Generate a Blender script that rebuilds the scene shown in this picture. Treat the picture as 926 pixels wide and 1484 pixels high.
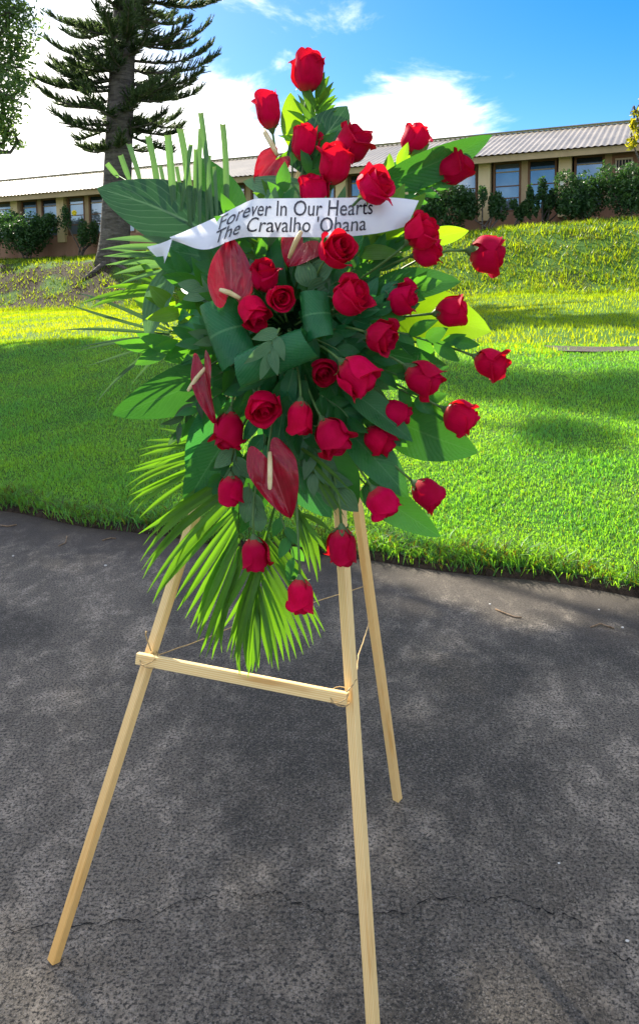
import bpy, math, random
import numpy as np
from mathutils import Vector, Matrix, Quaternion
R_ = math.radians
random.seed(7); rng = np.random.default_rng(11)
S = bpy.context.scene
COL = S.collection
for o in list(bpy.data.objects): bpy.data.objects.remove(o)

# ------------------------------------------------------------------ camera
FPX, CX, CY, IW, IH = 1130.0, 463.0, 544.0, 926.0, 1484.0
PITCH, ROLL = R_(5.5), R_(-0.6)
CAM = Vector((0, 0, 1.55))
RM = Matrix.Rotation(math.pi/2 - PITCH, 3, 'X') @ Matrix.Rotation(ROLL, 3, 'Z')
cd = bpy.data.cameras.new('camera'); co = bpy.data.objects.new('camera', cd); COL.objects.link(co)
cd.sensor_fit = 'HORIZONTAL'; cd.sensor_width = 36; cd.lens = FPX/IW*36
cd.shift_y = -(IH/2 - CY)/IW
cd.clip_start = 0.05; cd.clip_end = 2000
co.matrix_world = Matrix.Translation(CAM) @ RM.to_4x4()
S.camera = co

# ------------------------------------------------------------------ sky, sun, exposure
SUN_AZ, SUN_EL = R_(-32), R_(40)            # left of the view direction, behind the flowers
w = bpy.data.worlds.new('World'); S.world = w; w.use_nodes = True
nt = w.node_tree; nt.nodes.clear()
def wn(t, **k):
    n = nt.nodes.new(t)
    for a, b in k.items(): setattr(n, a, b)
    return n
sky = wn('ShaderNodeTexSky', sky_type='NISHITA', sun_disc=False, sun_elevation=SUN_EL, sun_rotation=SUN_AZ,
         air_density=1.0, dust_density=0.7, ozone_density=2.4, altitude=300)
hs = wn('ShaderNodeHueSaturation'); hs.inputs['Saturation'].default_value = 1.55; hs.inputs['Value'].default_value = 0.52; hs.inputs['Hue'].default_value = 0.505
nt.links.new(sky.outputs[0], hs.inputs['Color'])
geo = wn('ShaderNodeTexCoord')
nrm = wn('ShaderNodeVectorMath', operation='NORMALIZE'); nt.links.new(geo.outputs['Generated'], nrm.inputs[0])
DIR = nrm.outputs[0]
def wmath(op, a, b=None, clamp=False):
    n = wn('ShaderNodeMath', operation=op, use_clamp=clamp)
    for i, v in enumerate((a, b)):
        if v is None: continue
        if isinstance(v, (int, float)): n.inputs[i].default_value = v
        else: nt.links.new(v, n.inputs[i])
    return n.outputs[0]
def lobe(az, el, k, sx=1.0, sz=1.0):
    d = Vector((math.sin(R_(az))*math.cos(R_(el)), math.cos(R_(az))*math.cos(R_(el)), math.sin(R_(el))))
    s = wn('ShaderNodeVectorMath', operation='SUBTRACT'); nt.links.new(DIR, s.inputs[0]); s.inputs[1].default_value = d
    m = wn('ShaderNodeVectorMath', operation='MULTIPLY'); nt.links.new(s.outputs[0], m.inputs[0]); m.inputs[1].default_value = (sx, sx, sz)
    dt = wn('ShaderNodeVectorMath', operation='DOT_PRODUCT'); nt.links.new(m.outputs[0], dt.inputs[0]); nt.links.new(m.outputs[0], dt.inputs[1])
    e = wmath('MULTIPLY', dt.outputs['Value'], -k)
    return wmath('EXPONENT', e)
mp = wn('ShaderNodeMapping'); mp.inputs['Scale'].default_value = (1, 1, 2.2); nt.links.new(DIR, mp.inputs[0])
nz = wn('ShaderNodeTexNoise'); nz.inputs['Scale'].default_value = 5.5; nz.inputs['Detail'].default_value = 9; nz.inputs['Roughness'].default_value = 0.62
nz.inputs['Distortion'].default_value = 0.35
nt.links.new(mp.outputs[0], nz.inputs['Vector'])
cov = wmath('ADD', wmath('MULTIPLY', lobe(-24, 6, 9.0, 1.0, 1.5), 0.40), wmath('MULTIPLY', lobe(6.0, 11.2, 70, 1.0, 2.1), 0.58))
cov = wmath('ADD', cov, wmath('MULTIPLY', lobe(2.6, 19.2, 200, 1.0, 2.4), 0.24))
cov = wmath('SUBTRACT', cov, wmath('MULTIPLY', lobe(12, 24, 10, 1.0, 0.9), 0.37))
dens = wmath('ADD', nz.outputs[0], cov)
rmp = wn('ShaderNodeMapRange'); rmp.interpolation_type = 'SMOOTHSTEP'
rmp.inputs['From Min'].default_value = 0.39; rmp.inputs['From Max'].default_value = 0.72
nt.links.new(dens, rmp.inputs['Value'])
mix = wn('ShaderNodeMix', data_type='RGBA'); nt.links.new(rmp.outputs[0], mix.inputs[0])
nt.links.new(hs.outputs[0], mix.inputs[6]); mix.inputs[7].default_value = (7.6, 7.3, 6.9, 1)
bg = wn('ShaderNodeBackground'); bg.inputs['Strength'].default_value = 0.14
nt.links.new(mix.outputs[2], bg.inputs['Color'])
wo = wn('ShaderNodeOutputWorld'); nt.links.new(bg.outputs[0], wo.inputs[0])

sl = bpy.data.lights.new('sun', 'SUN'); sl.energy = 4.6; sl.angle = R_(0.53); sl.color = (1, 0.92, 0.76)
so = bpy.data.objects.new('sun', sl); COL.objects.link(so)
SUND = Vector((math.sin(SUN_AZ)*math.cos(SUN_EL), math.cos(SUN_AZ)*math.cos(SUN_EL), math.sin(SUN_EL)))
so.rotation_euler = SUND.to_track_quat('Z', 'Y').to_euler(); so.location = (-20, 30, 30)
S.view_settings.view_transform = 'Standard'; S.view_settings.look = 'None'
S.view_settings.exposure = 1.5; S.view_settings.gamma = 1.0; S.view_settings.use_curve_mapping = False
S.render.engine = 'CYCLES'; S.cycles.use_denoising = True; S.cycles.max_bounces = 8; S.cycles.transparent_max_bounces = 8
S.cycles.sample_clamp_indirect = 6

# ------------------------------------------------------------------ pixel -> place helpers
def ray(x, y): return RM @ Vector(((x-CX)/FPX, -(y-CY)/FPX, -1))
def at(x, y, Y): d = ray(x, y); return CAM + d*(Y/d.y)
def gnd(x, y, z=0.0): d = ray(x, y); return CAM + d*((z-CAM.z)/d.z)
FL, FR, BK = gnd(78, 1395), gnd(541, 1494), gnd(576, 1160)
APEX = at(452, 232, 1.93)
PN = (FR-FL).cross(APEX-FL).normalized()
def P(x, y, off=0.0):
    d = ray(x, y); t = (FL-CAM).dot(PN)/d.dot(PN)
    p = CAM + d*t
    return p - d*(off/d.y)
def pxm(p): return (p.y)/FPX          # metres in one photo pixel at that depth
def dome(x, y): return 0.06 + 0.16*math.exp(-(((x-430)/150)**2 + ((y-460)/230)**2))

# ------------------------------------------------------------------ object helpers
def tag(o, label, cat, group=None, kind=None):
    if label: o['label'] = label
    if cat: o['category'] = cat
    if group: o['group'] = group
    if kind: o['kind'] = kind
    return o
def empty(name, loc, label, cat, group=None):
    o = bpy.data.objects.new(name, None); COL.objects.link(o); o.location = loc; o.empty_display_size = 0.05
    return tag(o, label, cat, group)
def mesh(name, v, f, mat=None, smooth=True, uv=None, col=None):
    me = bpy.data.meshes.new(name)
    if isinstance(v, np.ndarray):
        nv = len(v); f = np.asarray(f, dtype=np.int32); k = f.shape[1]
        me.vertices.add(nv); me.vertices.foreach_set('co', v.astype(np.float32).ravel())
        me.loops.add(f.size); me.loops.foreach_set('vertex_index', f.ravel())
        me.polygons.add(len(f)); me.polygons.foreach_set('loop_start', np.arange(0, f.size, k, dtype=np.int32))
        try: me.polygons.foreach_set('loop_total', np.full(len(f), k, dtype=np.int32))
        except Exception: pass
        me.update(calc_edges=True)
    else:
        me.from_pydata([tuple(q) for q in v], [], f); me.update()
    if smooth: me.polygons.foreach_set('use_smooth', [True]*len(me.polygons))
    if uv is not None:
        L = me.uv_layers.new(name='UVMap'); li = np.empty(len(me.loops), dtype=np.int32); me.loops.foreach_get('vertex_index', li)
        L.data.foreach_set('uv', np.asarray(uv, dtype=np.float32)[li].ravel())
    if col is not None:
        A = me.color_attributes.new('col', 'FLOAT_COLOR', 'POINT')
        c = np.ones((len(me.vertices), 4), dtype=np.float32); c[:, :3] = np.asarray(col)[:, :3]
        A.data.foreach_set('color', c.ravel())
    if mat: me.materials.append(mat)
    return me
def link(name, me, parent=None, loc=None):
    o = bpy.data.objects.new(name, me); COL.objects.link(o)
    if parent: o.parent = parent
    if loc is not None: o.location = loc
    return o
def part(name, v, f, mat, parent=None, origin=None, smooth=True, uv=None, col=None):
    """world-space verts -> object; child verts relative to its root Empty"""
    base = Vector((0, 0, 0)); q = parent
    while q is not None: base = base + q.location; q = q.parent
    org = Vector(origin) if origin is not None else base
    if isinstance(v, np.ndarray): vv = v - np.array(org)
    else: vv = [Vector(p) - org for p in v]
    return link(name, mesh(name, vv, f, mat, smooth, uv, col), parent, org - base)
def grid_faces(nu, nv, off=0):
    return [(off+j*(nu+1)+i, off+j*(nu+1)+i+1, off+(j+1)*(nu+1)+i+1, off+(j+1)*(nu+1)+i) for j in range(nv) for i in range(nu)]
BOXF = [(0,3,2,1),(4,5,6,7),(0,1,5,4),(1,2,6,5),(2,3,7,6),(3,0,4,7)]
def box_on(o, ux, uy, uz, x0, x1, y0, y1, z0, z1):
    return [o+ux*x+uy*y+uz*z for z in (z0, z1) for (x, y) in ((x0,y0),(x1,y0),(x1,y1),(x0,y1))]
def boxes(lst):
    v, f = [], []
    for b in lst:
        k = len(v); v += b; f += [tuple(i+k for i in q) for q in BOXF]
    return v, f
def tube(pts, radii, n=7, cap=True):
    v, f = [], []; up = Vector((0.13, 0.21, 0.97)); m = len(pts)
    if not hasattr(radii, '__len__'): radii = [radii]*m
    for i, p in enumerate(pts):
        t = (Vector(pts[min(i+1, m-1)]) - Vector(pts[max(i-1, 0)])).normalized()
        a = t.cross(up)
        if a.length < 1e-3: a = t.cross(Vector((1, 0, 0)))
        a.normalize(); b = t.cross(a); up = -a.cross(t) if False else up
        for k in range(n):
            g = 2*math.pi*k/n; v.append(Vector(p) + (a*math.cos(g)+b*math.sin(g))*radii[i])
    for i in range(m-1):
        for k in range(n): f.append((i*n+k, i*n+(k+1)%n, (i+1)*n+(k+1)%n, (i+1)*n+k))
    if cap: f.append(tuple(range(n-1, -1, -1))); f.append(tuple((m-1)*n+k for k in range(n)))
    return v, f
def bez(a, b, c, d, n=10):
    return [a*(1-t)**3 + b*3*t*(1-t)**2 + c*3*t*t*(1-t) + d*t**3 for t in [i/n for i in range(n+1)]]
def merge(lst):
    v, f = [], []
    for a, b in lst:
        k = len(v); v += list(a); f += [tuple(i+k for i in q) for q in b]
    return v, f

# ------------------------------------------------------------------ materials
class NT:
    def __init__(s, name):
        s.m = bpy.data.materials.new(name); s.m.use_nodes = True; s.t = s.m.node_tree; s.t.nodes.clear()
        s.out = s.n('ShaderNodeOutputMaterial')
    def n(s, t, **k):
        x = s.t.nodes.new(t)
        for a, b in k.items(): setattr(x, a, b)
        return x
    def l(s, a, b): s.t.links.new(a, b)
    def put(s, sock, v):
        if hasattr(v, 'links') or isinstance(v, bpy.types.NodeSocket): s.l(v, sock)
        else: sock.default_value = v
    def math(s, op, a, b=0.0, c=None, clamp=False):
        x = s.n('ShaderNodeMath', operation=op, use_clamp=clamp); s.put(x.inputs[0], a); s.put(x.inputs[1], b)
        if c is not None: s.put(x.inputs[2], c)
        return x.outputs[0]
    def noise(s, vec, scale, detail=4, rough=0.55, dist=0.0):
        x = s.n('ShaderNodeTexNoise'); x.inputs['Scale'].default_value = scale; x.inputs['Detail'].default_value = detail
        x.inputs['Roughness'].default_value = rough; x.inputs['Distortion'].default_value = dist
        if vec is not None: s.l(vec, x.inputs['Vector'])
        return x.outputs[0]
    def vor(s, vec, scale, feature='F1', out='Distance'):
        x = s.n('ShaderNodeTexVoronoi', feature=feature); x.inputs['Scale'].default_value = scale
        if vec is not None: s.l(vec, x.inputs['Vector'])
        return x.outputs[out]
    def remap(s, v, a, b, c=0.0, d=1.0, smooth=True):
        x = s.n('ShaderNodeMapRange', interpolation_type='SMOOTHSTEP' if smooth else 'LINEAR'); s.put(x.inputs['Value'], v)
        for k, q in zip(('From Min', 'From Max', 'To Min', 'To Max'), (a, b, c, d)): x.inputs[k].default_value = q
        return x.outputs[0]
    def mix(s, f, a, b, mode='MIX'):
        x = s.n('ShaderNodeMix', data_type='RGBA', blend_type=mode); s.put(x.inputs[0], f); s.put(x.inputs[6], a); s.put(x.inputs[7], b)
        return x.outputs[2]
    def map(s, vec, scale=(1,1,1), rot=(0,0,0), loc=(0,0,0)):
        x = s.n('ShaderNodeMapping'); x.inputs['Scale'].default_value = scale; x.inputs['Rotation'].default_value = rot; x.inputs['Location'].default_value = loc
        s.l(vec, x.inputs[0]); return x.outputs[0]
    def bump(s, h, strength=0.3, dist=0.01):
        x = s.n('ShaderNodeBump'); x.inputs['Strength'].default_value = strength; x.inputs['Distance'].default_value = dist
        s.l(h, x.inputs['Height']); return x.outputs[0]
    def bsdf(s, col, rough=0.6, spec=0.4, normal=None, **k):
        x = s.n('ShaderNodeBsdfPrincipled'); s.put(x.inputs['Base Color'], col); s.put(x.inputs['Roughness'], rough)
        s.put(x.inputs['Specular IOR Level'], spec)
        if normal is not None: s.l(normal, x.inputs['Normal'])
        for a, b in k.items(): s.put(x.inputs[a.replace('_', ' ')], b)
        return x.outputs[0]
    def done(s, sh): s.l(sh, s.out.inputs[0]); return s.m
    def trans(s, sh, col, fac, normal=None):
        x = s.n('ShaderNodeBsdfTranslucent'); s.put(x.inputs[0], col)
        m = s.n('ShaderNodeMixShader'); s.put(m.inputs[0], fac); s.l(sh, m.inputs[1]); s.l(x.outputs[0], m.inputs[2])
        return m.outputs[0]
    @property
    def obj(s): return s.n('ShaderNodeTexCoord').outputs['Object']
    @property
    def pos(s): return s.n('ShaderNodeNewGeometry').outputs['Position']
    @property
    def uv(s): return s.n('ShaderNodeTexCoord').outputs['UV']
    @property
    def rnd(s): return s.n('ShaderNodeObjectInfo').outputs['Random']
def C(r, g, b): return (r, g, b, 1)

def leaf_mat(name, c1, c2, tc, tf=0.35, rough=0.38, spec=0.45, veins=0, vcol=None, vstr=0.5, midrib=True, k=0.5):
    m = NT(name); uv = m.uv
    sx = m.n('ShaderNodeSeparateXYZ'); m.l(uv, sx.inputs[0]); u, v = sx.outputs[0], sx.outputs[1]
    au = m.math('ABSOLUTE', m.math('SUBTRACT', u, 0.5))
    base = m.mix(m.remap(m.noise(m.pos, 18, 3), 0.3, 0.7), c1, c2)
    base = m.mix(m.math('MULTIPLY', m.rnd, 0.45), base, m.mix(0.5, base, c2, 'MULTIPLY'))
    h = m.noise(m.pos, 120, 2)
    vm = None
    if not veins:
        ln = m.math('SINE', m.math('MULTIPLY', u, 46.0)); h = m.math('ADD', m.math('MULTIPLY', ln, 0.35), h)
        base = m.mix(m.remap(ln, -1.0, 1.0, 0.0, 0.22), base, m.mix(0.6, base, C(0.3, 0.45, 0.12)))
        base = m.mix(m.remap(v, 0.93, 1.0, 0.0, 0.7), base, C(0.22, 0.17, 0.05))
    if veins:
        ph = m.math('SUBTRACT', m.math('MULTIPLY', v, veins), m.math('MULTIPLY', au, veins*k))
        ph = m.math('ADD', ph, m.math('MULTIPLY', m.noise(uv, 6, 2), 0.35))
        wv = m.math('ABSOLUTE', m.math('SUBTRACT', m.math('FRACT', ph), 0.5))
        vm = m.remap(wv, 0.0, 0.13, 1.0, 0.0)
        h = m.math('ADD', m.math('MULTIPLY', wv, 0.5), m.math('MULTIPLY', h, 0.3))
    if midrib:
        mr = m.remap(au, 0.006, 0.028, 1.0, 0.0)
        vm = mr if vm is None else m.math('MAXIMUM', m.math('MULTIPLY', vm, vstr), mr)
    elif vm is not None: vm = m.math('MULTIPLY', vm, vstr)
    if vm is not None: base = m.mix(m.math('MULTIPLY', vm, 0.75), base, vcol or C(0.16, 0.28, 0.08))
    sh = m.bsdf(base, m.remap(m.noise(m.pos, 25, 3), 0.3, 0.7, rough*0.75, min(1, rough*1.4)), spec, m.bump(h, 0.35, 0.004), Coat_Weight=0.06, Coat_Roughness=0.2)
    sh = m.trans(sh, tc, tf)
    return m.done(sh)
M = {}
M['ti'] = leaf_mat('ti_leaf_green', C(0.013,0.120,0.034), C(0.026,0.165,0.036), C(0.08,0.30,0.02), 0.26, 0.28, 0.28, 18, C(0.08,0.22,0.08), 0.42)
M['ti_stripe'] = leaf_mat('ti_leaf_striped', C(0.012,0.085,0.034), C(0.022,0.115,0.04), C(0.06,0.20,0.03), 0.16, 0.36, 0.3, 9, C(0.15,0.28,0.13), 0.6, k=0.9)
M['ti_bright'] = leaf_mat('ti_leaf_yellow_green', C(0.05,0.16,0.015), C(0.07,0.2,0.015), C(0.42,0.72,0.01), 0.55, 0.35, 0.4, 14, C(0.2,0.35,0.06), 0.35)
M['roll'] = leaf_mat('rolled_leaf_green', C(0.009,0.135,0.056), C(0.024,0.195,0.066), C(0.09,0.42,0.06), 0.3, 0.24, 0.32, 26, C(0.11,0.32,0.13), 0.5)
M['lance'] = leaf_mat('rose_leaf_green', C(0.008,0.100,0.040), C(0.030,0.175,0.048), C(0.15,0.46,0.02), 0.4, 0.34, 0.22, 9, C(0.06,0.15,0.07), 0.4)
M['lance_lt'] = leaf_mat('light_leaf_green', C(0.045,0.14,0.02), C(0.07,0.2,0.02), C(0.35,0.65,0.01), 0.5, 0.4, 0.4, 0)
M['euca'] = leaf_mat('grey_green_leaf', C(0.065,0.19,0.10), C(0.11,0.26,0.13), C(0.13,0.28,0.08), 0.3, 0.5, 0.35, 0, C(0.12,0.22,0.12))
M['palm'] = leaf_mat('palm_green', C(0.035,0.13,0.015), C(0.06,0.19,0.015), C(0.21,0.48,0.014), 0.38, 0.36, 0.3, 0, C(0.12,0.28,0.03))
M['palm_grey'] = leaf_mat('palm_grey_green', C(0.05,0.14,0.075), C(0.075,0.18,0.09), C(0.20,0.42,0.08), 0.38, 0.42, 0.45, 0, C(0.15,0.28,0.15))
M['palm_dark'] = leaf_mat('palm_dark_green', C(0.02,0.06,0.035), C(0.035,0.09,0.05), C(0.1,0.22,0.06), 0.3, 0.45, 0.4, 0, C(0.08,0.16,0.10))
def stem_mat():
    m = NT('stem_green'); b = m.mix(m.remap(m.noise(m.pos, 30), .3, .7), C(0.05,0.13,0.03), C(0.10,0.2,0.05))
    return m.done(m.bsdf(b, 0.5))
M['stem'] = stem_mat()
def sepal_mat():
    m = NT('sepal_green'); b = m.mix(m.remap(m.noise(m.pos, 60), .3, .7), C(0.07,0.15,0.05), C(0.13,0.24,0.10))
    return m.done(m.trans(m.bsdf(b, 0.5), C(0.25, 0.4, 0.08), 0.3))
M['sepal'] = sepal_mat()
def petal_mat(name, k, bl):
    m = NT(name); uv = m.uv
    sx = m.n('ShaderNodeSeparateXYZ'); m.l(uv, sx.inputs[0])
    b = m.mix(m.remap(m.noise(m.pos, 45, 3), 0.25, 0.75), C(0.62*k,0.0005,0.042*bl), C(0.80*k,0.001,0.080*bl))
    b = m.mix(m.math('MULTIPLY', m.rnd, 0.45), b, C(0.30,0.0005,0.022))
    b = m.mix(m.remap(m.math('ADD', sx.outputs[1], m.math('MULTIPLY', m.noise(m.pos, 90, 3), 0.16)), 0.98, 1.10, 0.0, 0.6), b, C(0.16,0.001,0.012))
    b = m.mix(m.remap(sx.outputs[1], 0.22, 0.0, 0.0, 0.6), b, C(0.50,0.10,0.06))
    b = m.mix(m.remap(m.noise(m.map(uv, (14, 1.2, 1)), 2.2, 3), 0.5, 0.75, 0, 0.35), b, C(0.30,0.001,0.018))
    st = m.noise(m.map(uv, (26, 2.0, 1)), 3.0, 3)
    sh = m.bsdf(b, 0.6, 0.08, m.bump(st, 0.25, 0.003), Sheen_Weight=0.05, Sheen_Roughness=0.4, Sheen_Tint=C(1, 0.1, 0.2))
    return m.done(m.trans(sh, C(0.80, 0.012, 0.02), 0.28))
M['petal0'] = petal_mat('rose_petal_crimson', 1.0, 1.0); M['petal1'] = petal_mat('rose_petal_deep_crimson', 0.72, 0.85); M['petal2'] = petal_mat('rose_petal_pink_crimson', 1.0, 1.3)
def spathe_mat():
    m = NT('anthurium_red'); uv = m.uv
    sx = m.n('ShaderNodeSeparateXYZ'); m.l(uv, sx.inputs[0]); u, v = sx.outputs[0], sx.outputs[1]
    au = m.math('ABSOLUTE', m.math('SUBTRACT', u, 0.5))
    an = m.math('DIVIDE', au, m.math('ADD', v, 0.12))
    ph = m.math('FRACT', m.math('ADD', m.math('MULTIPLY', an, 3.2), m.math('MULTIPLY', m.noise(uv, 5, 2), 0.7)))
    wv = m.math('ABSOLUTE', m.math('SUBTRACT', ph, 0.5))
    vm = m.remap(wv, 0.0, 0.12, 1, 0)
    b = m.mix(m.remap(m.noise(m.pos, 30), .3, .7), C(0.20,0.001,0.012), C(0.34,0.002,0.024))
    b = m.mix(m.math('MULTIPLY', vm, 0.10), b, C(0.42,0.03,0.06))
    b = m.mix(m.remap(au, 0.008, 0.03, 0.5, 0), b, C(0.5,0.10,0.12))
    h = m.math('ADD', wv, m.math('MULTIPLY', m.noise(uv, 14, 3), 0.8))
    sh = m.bsdf(b, 0.3, 0.22, m.bump(h, 0.3, 0.006), Coat_Weight=0.4, Coat_Roughness=0.06)
    return m.done(m.trans(sh, C(0.75, 0.02, 0.04), 0.2))
M['spathe'] = spathe_mat()
def spadix_mat():
    m = NT('spadix_cream'); o = m.pos
    b = m.mix(m.remap(m.noise(o, 40), .35, .65), C(0.62,0.50,0.24), C(0.72,0.62,0.36))
    return m.done(m.bsdf(b, 0.5, 0.4, m.bump(m.vor(o, 700), 0.5, 0.002)))
M['spadix'] = spadix_mat()
def wood_mat():
    m = NT('pine_wood'); uv = m.uv
    o = m.map(uv, (9, 1.1, 1)); ds = m.noise(m.map(uv, (2.5, 0.9, 1)), 1.4, 3)
    g = m.n('ShaderNodeTexWave', wave_type='BANDS', bands_direction='X'); g.inputs['Scale'].default_value = 0.55
    g.inputs['Distortion'].default_value = 5.0; g.inputs['Detail'].default_value = 3; g.inputs['Detail Scale'].default_value = 0.6; m.l(o, g.inputs[0])
    fib = m.noise(m.map(uv, (120, 3, 1)), 1.0, 4)
    b = m.mix(g.outputs[1], C(0.84,0.55,0.22), C(0.95,0.76,0.40))
    b = m.mix(m.remap(ds, 0.50, 0.80), b, C(0.62,0.34,0.11))
    b = m.mix(m.remap(fib, 0.40, 0.75, 0, 0.3), b, C(0.50,0.32,0.15))
    wa = m.n('ShaderNodeSeparateColor'); m.l(m.n('ShaderNodeAttribute', attribute_name='col').outputs['Color'], wa.inputs[0])
    b = m.mix(wa.outputs[0], b, m.mix(0.75, b, C(0.80, 0.40, 0.09)))
    return m.done(m.bsdf(b, 0.55, 0.2, m.bump(fib, 0.2, 0.001)))
M['wood'] = wood_mat()
def simple(name, c1, c2, scale=20, rough=0.6, spec=0.4, bump=0.0, bd=0.01, **k):
    m = NT(name); nz_ = m.noise(m.pos, scale, 5); b = m.mix(m.remap(nz_, 0.3, 0.7), c1, c2)
    return m.done(m.bsdf(b, rough, spec, m.bump(nz_, bump, bd) if bump else None, **k))
M['twine'] = simple('jute_twine', C(0.35,0.24,0.11), C(0.5,0.37,0.2), 200, 0.9, 0.1)
M['foam'] = simple('floral_foam_green', C(0.012,0.05,0.02), C(0.02,0.07,0.03), 150, 0.9, 0.1, 0.4)
def ribbon_mat():
    m = NT('satin_ribbon_white'); uv = m.uv
    h = m.noise(m.map(uv, (9, 14, 1)), 1.0, 4)
    b = m.mix(m.remap(h, 0.3, 0.7), C(0.80,0.84,0.95), C(0.86,0.89,0.97))
    sh = m.bsdf(b, 0.32, 0.5, m.bump(h, 0.12, 0.003), Sheen_Weight=0.2)
    return m.done(m.trans(sh, C(0.75, 0.78, 0.9), 0.25))
M['ribbon'] = ribbon_mat()
M['ink'] = simple('ribbon_lettering_ink', C(0.012,0.012,0.03), C(0.02,0.02,0.04), 50, 0.25, 0.6)
# ground
def road_mat():
    m = NT('weathered_asphalt'); p = m.pos
    big = m.noise(m.map(p, (1.0, 0.8, 1), (0, 0, R_(35))), 0.85, 4, 0.6, 0.5)
    med = m.noise(m.map(p, (1.2, 0.75, 1), (0, 0, R_(-35))), 4.6, 9, 0.78, 0.25)
    mot = m.noise(p, 16, 5, 0.7)
    fine = m.noise(p, 62, 5, 0.8)
    ag = m.n('ShaderNodeTexVoronoi'); ag.inputs['Scale'].default_value = 260; m.l(p, ag.inputs['Vector'])
    agc = m.n('ShaderNodeSeparateColor'); m.l(ag.outputs['Color'], agc.inputs[0])
    b = m.mix(m.remap(big, 0.38, 0.64), C(0.046,0.0385,0.0300), C(0.165,0.138,0.106))
    pale = m.math('MULTIPLY', m.remap(med, 0.45, 0.66), m.remap(big, 0.40, 0.60, 0.20, 1.0))
    b = m.mix(m.math('MULTIPLY', pale, m.remap(mot, 0.36, 0.56, 0.30, 1.0)), b, C(0.45,0.38,0.295))
    b = m.mix(m.remap(fine, 0.48, 0.66, 0, 0.55), b, C(0.24,0.212,0.178))
    b = m.mix(m.remap(m.noise(p, 105, 4, 0.75), 0.55, 0.40, 0, 0.92), b, C(0.0085,0.008,0.0078))
    b = m.mix(m.math('MULTIPLY', m.remap(agc.outputs[0], 0.78, 0.95), m.remap(mot, 0.35, 0.6, 0.12, 0.5)), b, C(0.28,0.25,0.215))
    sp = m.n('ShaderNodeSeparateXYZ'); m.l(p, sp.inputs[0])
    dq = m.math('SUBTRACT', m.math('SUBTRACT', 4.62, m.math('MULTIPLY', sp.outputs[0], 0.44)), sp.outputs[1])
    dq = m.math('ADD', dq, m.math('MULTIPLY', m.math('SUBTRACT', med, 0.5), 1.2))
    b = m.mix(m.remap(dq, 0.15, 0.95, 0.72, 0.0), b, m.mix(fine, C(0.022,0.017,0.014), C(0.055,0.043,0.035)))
    h = m.math('ADD', m.math('MULTIPLY', ag.outputs['Distance'], -0.8), m.math('MULTIPLY', fine, 1.2))
    return m.done(m.bsdf(b, m.remap(fine, 0.3, 0.7, 0.65, 0.9), 0.35, m.bump(h, 0.7, 0.006)))
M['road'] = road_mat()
M['crack'] = simple('crack_shadow', C(0.008,0.008,0.009), C(0.014,0.013,0.013), 60, 0.95, 0.05)
def lawn_mat():
    m = NT('lawn_soil_and_turf'); p = m.pos
    at_ = m.n('ShaderNodeAttribute', attribute_name='col')
    f = m.noise(p, 26, 5, 0.7); g = m.noise(p, 2.2, 4)
    tur = m.mix(m.remap(f, 0.3, 0.7), C(0.035,0.095,0.022), C(0.085,0.18,0.026))
    tur = m.mix(m.remap(g, 0.5, 0.75, 0, 0.3), tur, C(0.13,0.15,0.03))
    soil = m.mix(m.remap(f, 0.3, 0.7), C(0.016,0.012,0.009), C(0.060,0.042,0.030))
    sx = m.n('ShaderNodeSeparateColor'); m.l(at_.outputs['Color'], sx.inputs[0])
    b = m.mix(sx.outputs[0], tur, soil)
    return m.done(m.bsdf(b, 0.9, 0.1, m.bump(f, 0.8, 0.03)))
M['lawn'] = lawn_mat()
def grass_mat(name, tf=0.45):
    m = NT(name); a = m.n('ShaderNodeAttribute', attribute_name='col').outputs['Color']
    t = m.mix(1.0, a, C(4.8, 3.3, 0.25), 'MULTIPLY')
    return m.done(m.trans(m.bsdf(a, 0.45, 0.35), t, tf))
M['grass'] = grass_mat('grass_blades')
def foliage_mat(name, c1, c2, tc, tf=0.35, rough=0.5):
    m = NT(name); b = m.mix(m.remap(m.noise(m.pos, 3.0, 4), 0.3, 0.7), c1, c2)
    return m.done(m.trans(m.bsdf(b, rough, 0.35), tc, tf))
M['pine'] = foliage_mat('pine_needles', C(0.030,0.060,0.030), C(0.070,0.105,0.042), C(0.17,0.26,0.07), 0.45)
M['tree'] = foliage_mat('tree_leaves', C(0.045,0.085,0.035), C(0.09,0.14,0.05), C(0.22,0.36,0.06), 0.45)
M['tree_y'] = foliage_mat('tree_leaves_yellow_green', C(0.08,0.11,0.01), C(0.16,0.17,0.012), C(0.6,0.55,0.02), 0.5)
M['shrub'] = foliage_mat('shrub_leaves', C(0.020,0.062,0.026), C(0.050,0.110,0.032), C(0.08,0.2,0.03), 0.3)
def bark_mat():
    m = NT('pine_bark'); p = m.pos
    a = m.noise(m.map(p, (1, 1, 6)), 1.6, 6, 0.65, 0.4); b_ = m.noise(p, 9, 5)
    b = m.mix(m.remap(a, 0.3, 0.7), C(0.055,0.047,0.043), C(0.15,0.13,0.115)); b = m.mix(m.remap(b_, 0.5, 0.8, 0, 0.5), b, C(0.22,0.20,0.19))
    return m.done(m.bsdf(b, 0.9, 0.15, m.bump(m.math('ADD', a, m.math('MULTIPLY', b_, 0.4)), 0.9, 0.08)))
M['bark'] = bark_mat()
M['twig'] = simple('dead_twig', C(0.14,0.09,0.055), C(0.30,0.22,0.15), 60, 0.85, 0.1)
M['stone'] = simple('pale_pebble', C(0.45,0.43,0.40), C(0.7,0.68,0.64), 60, 0.8, 0.2)
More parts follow.
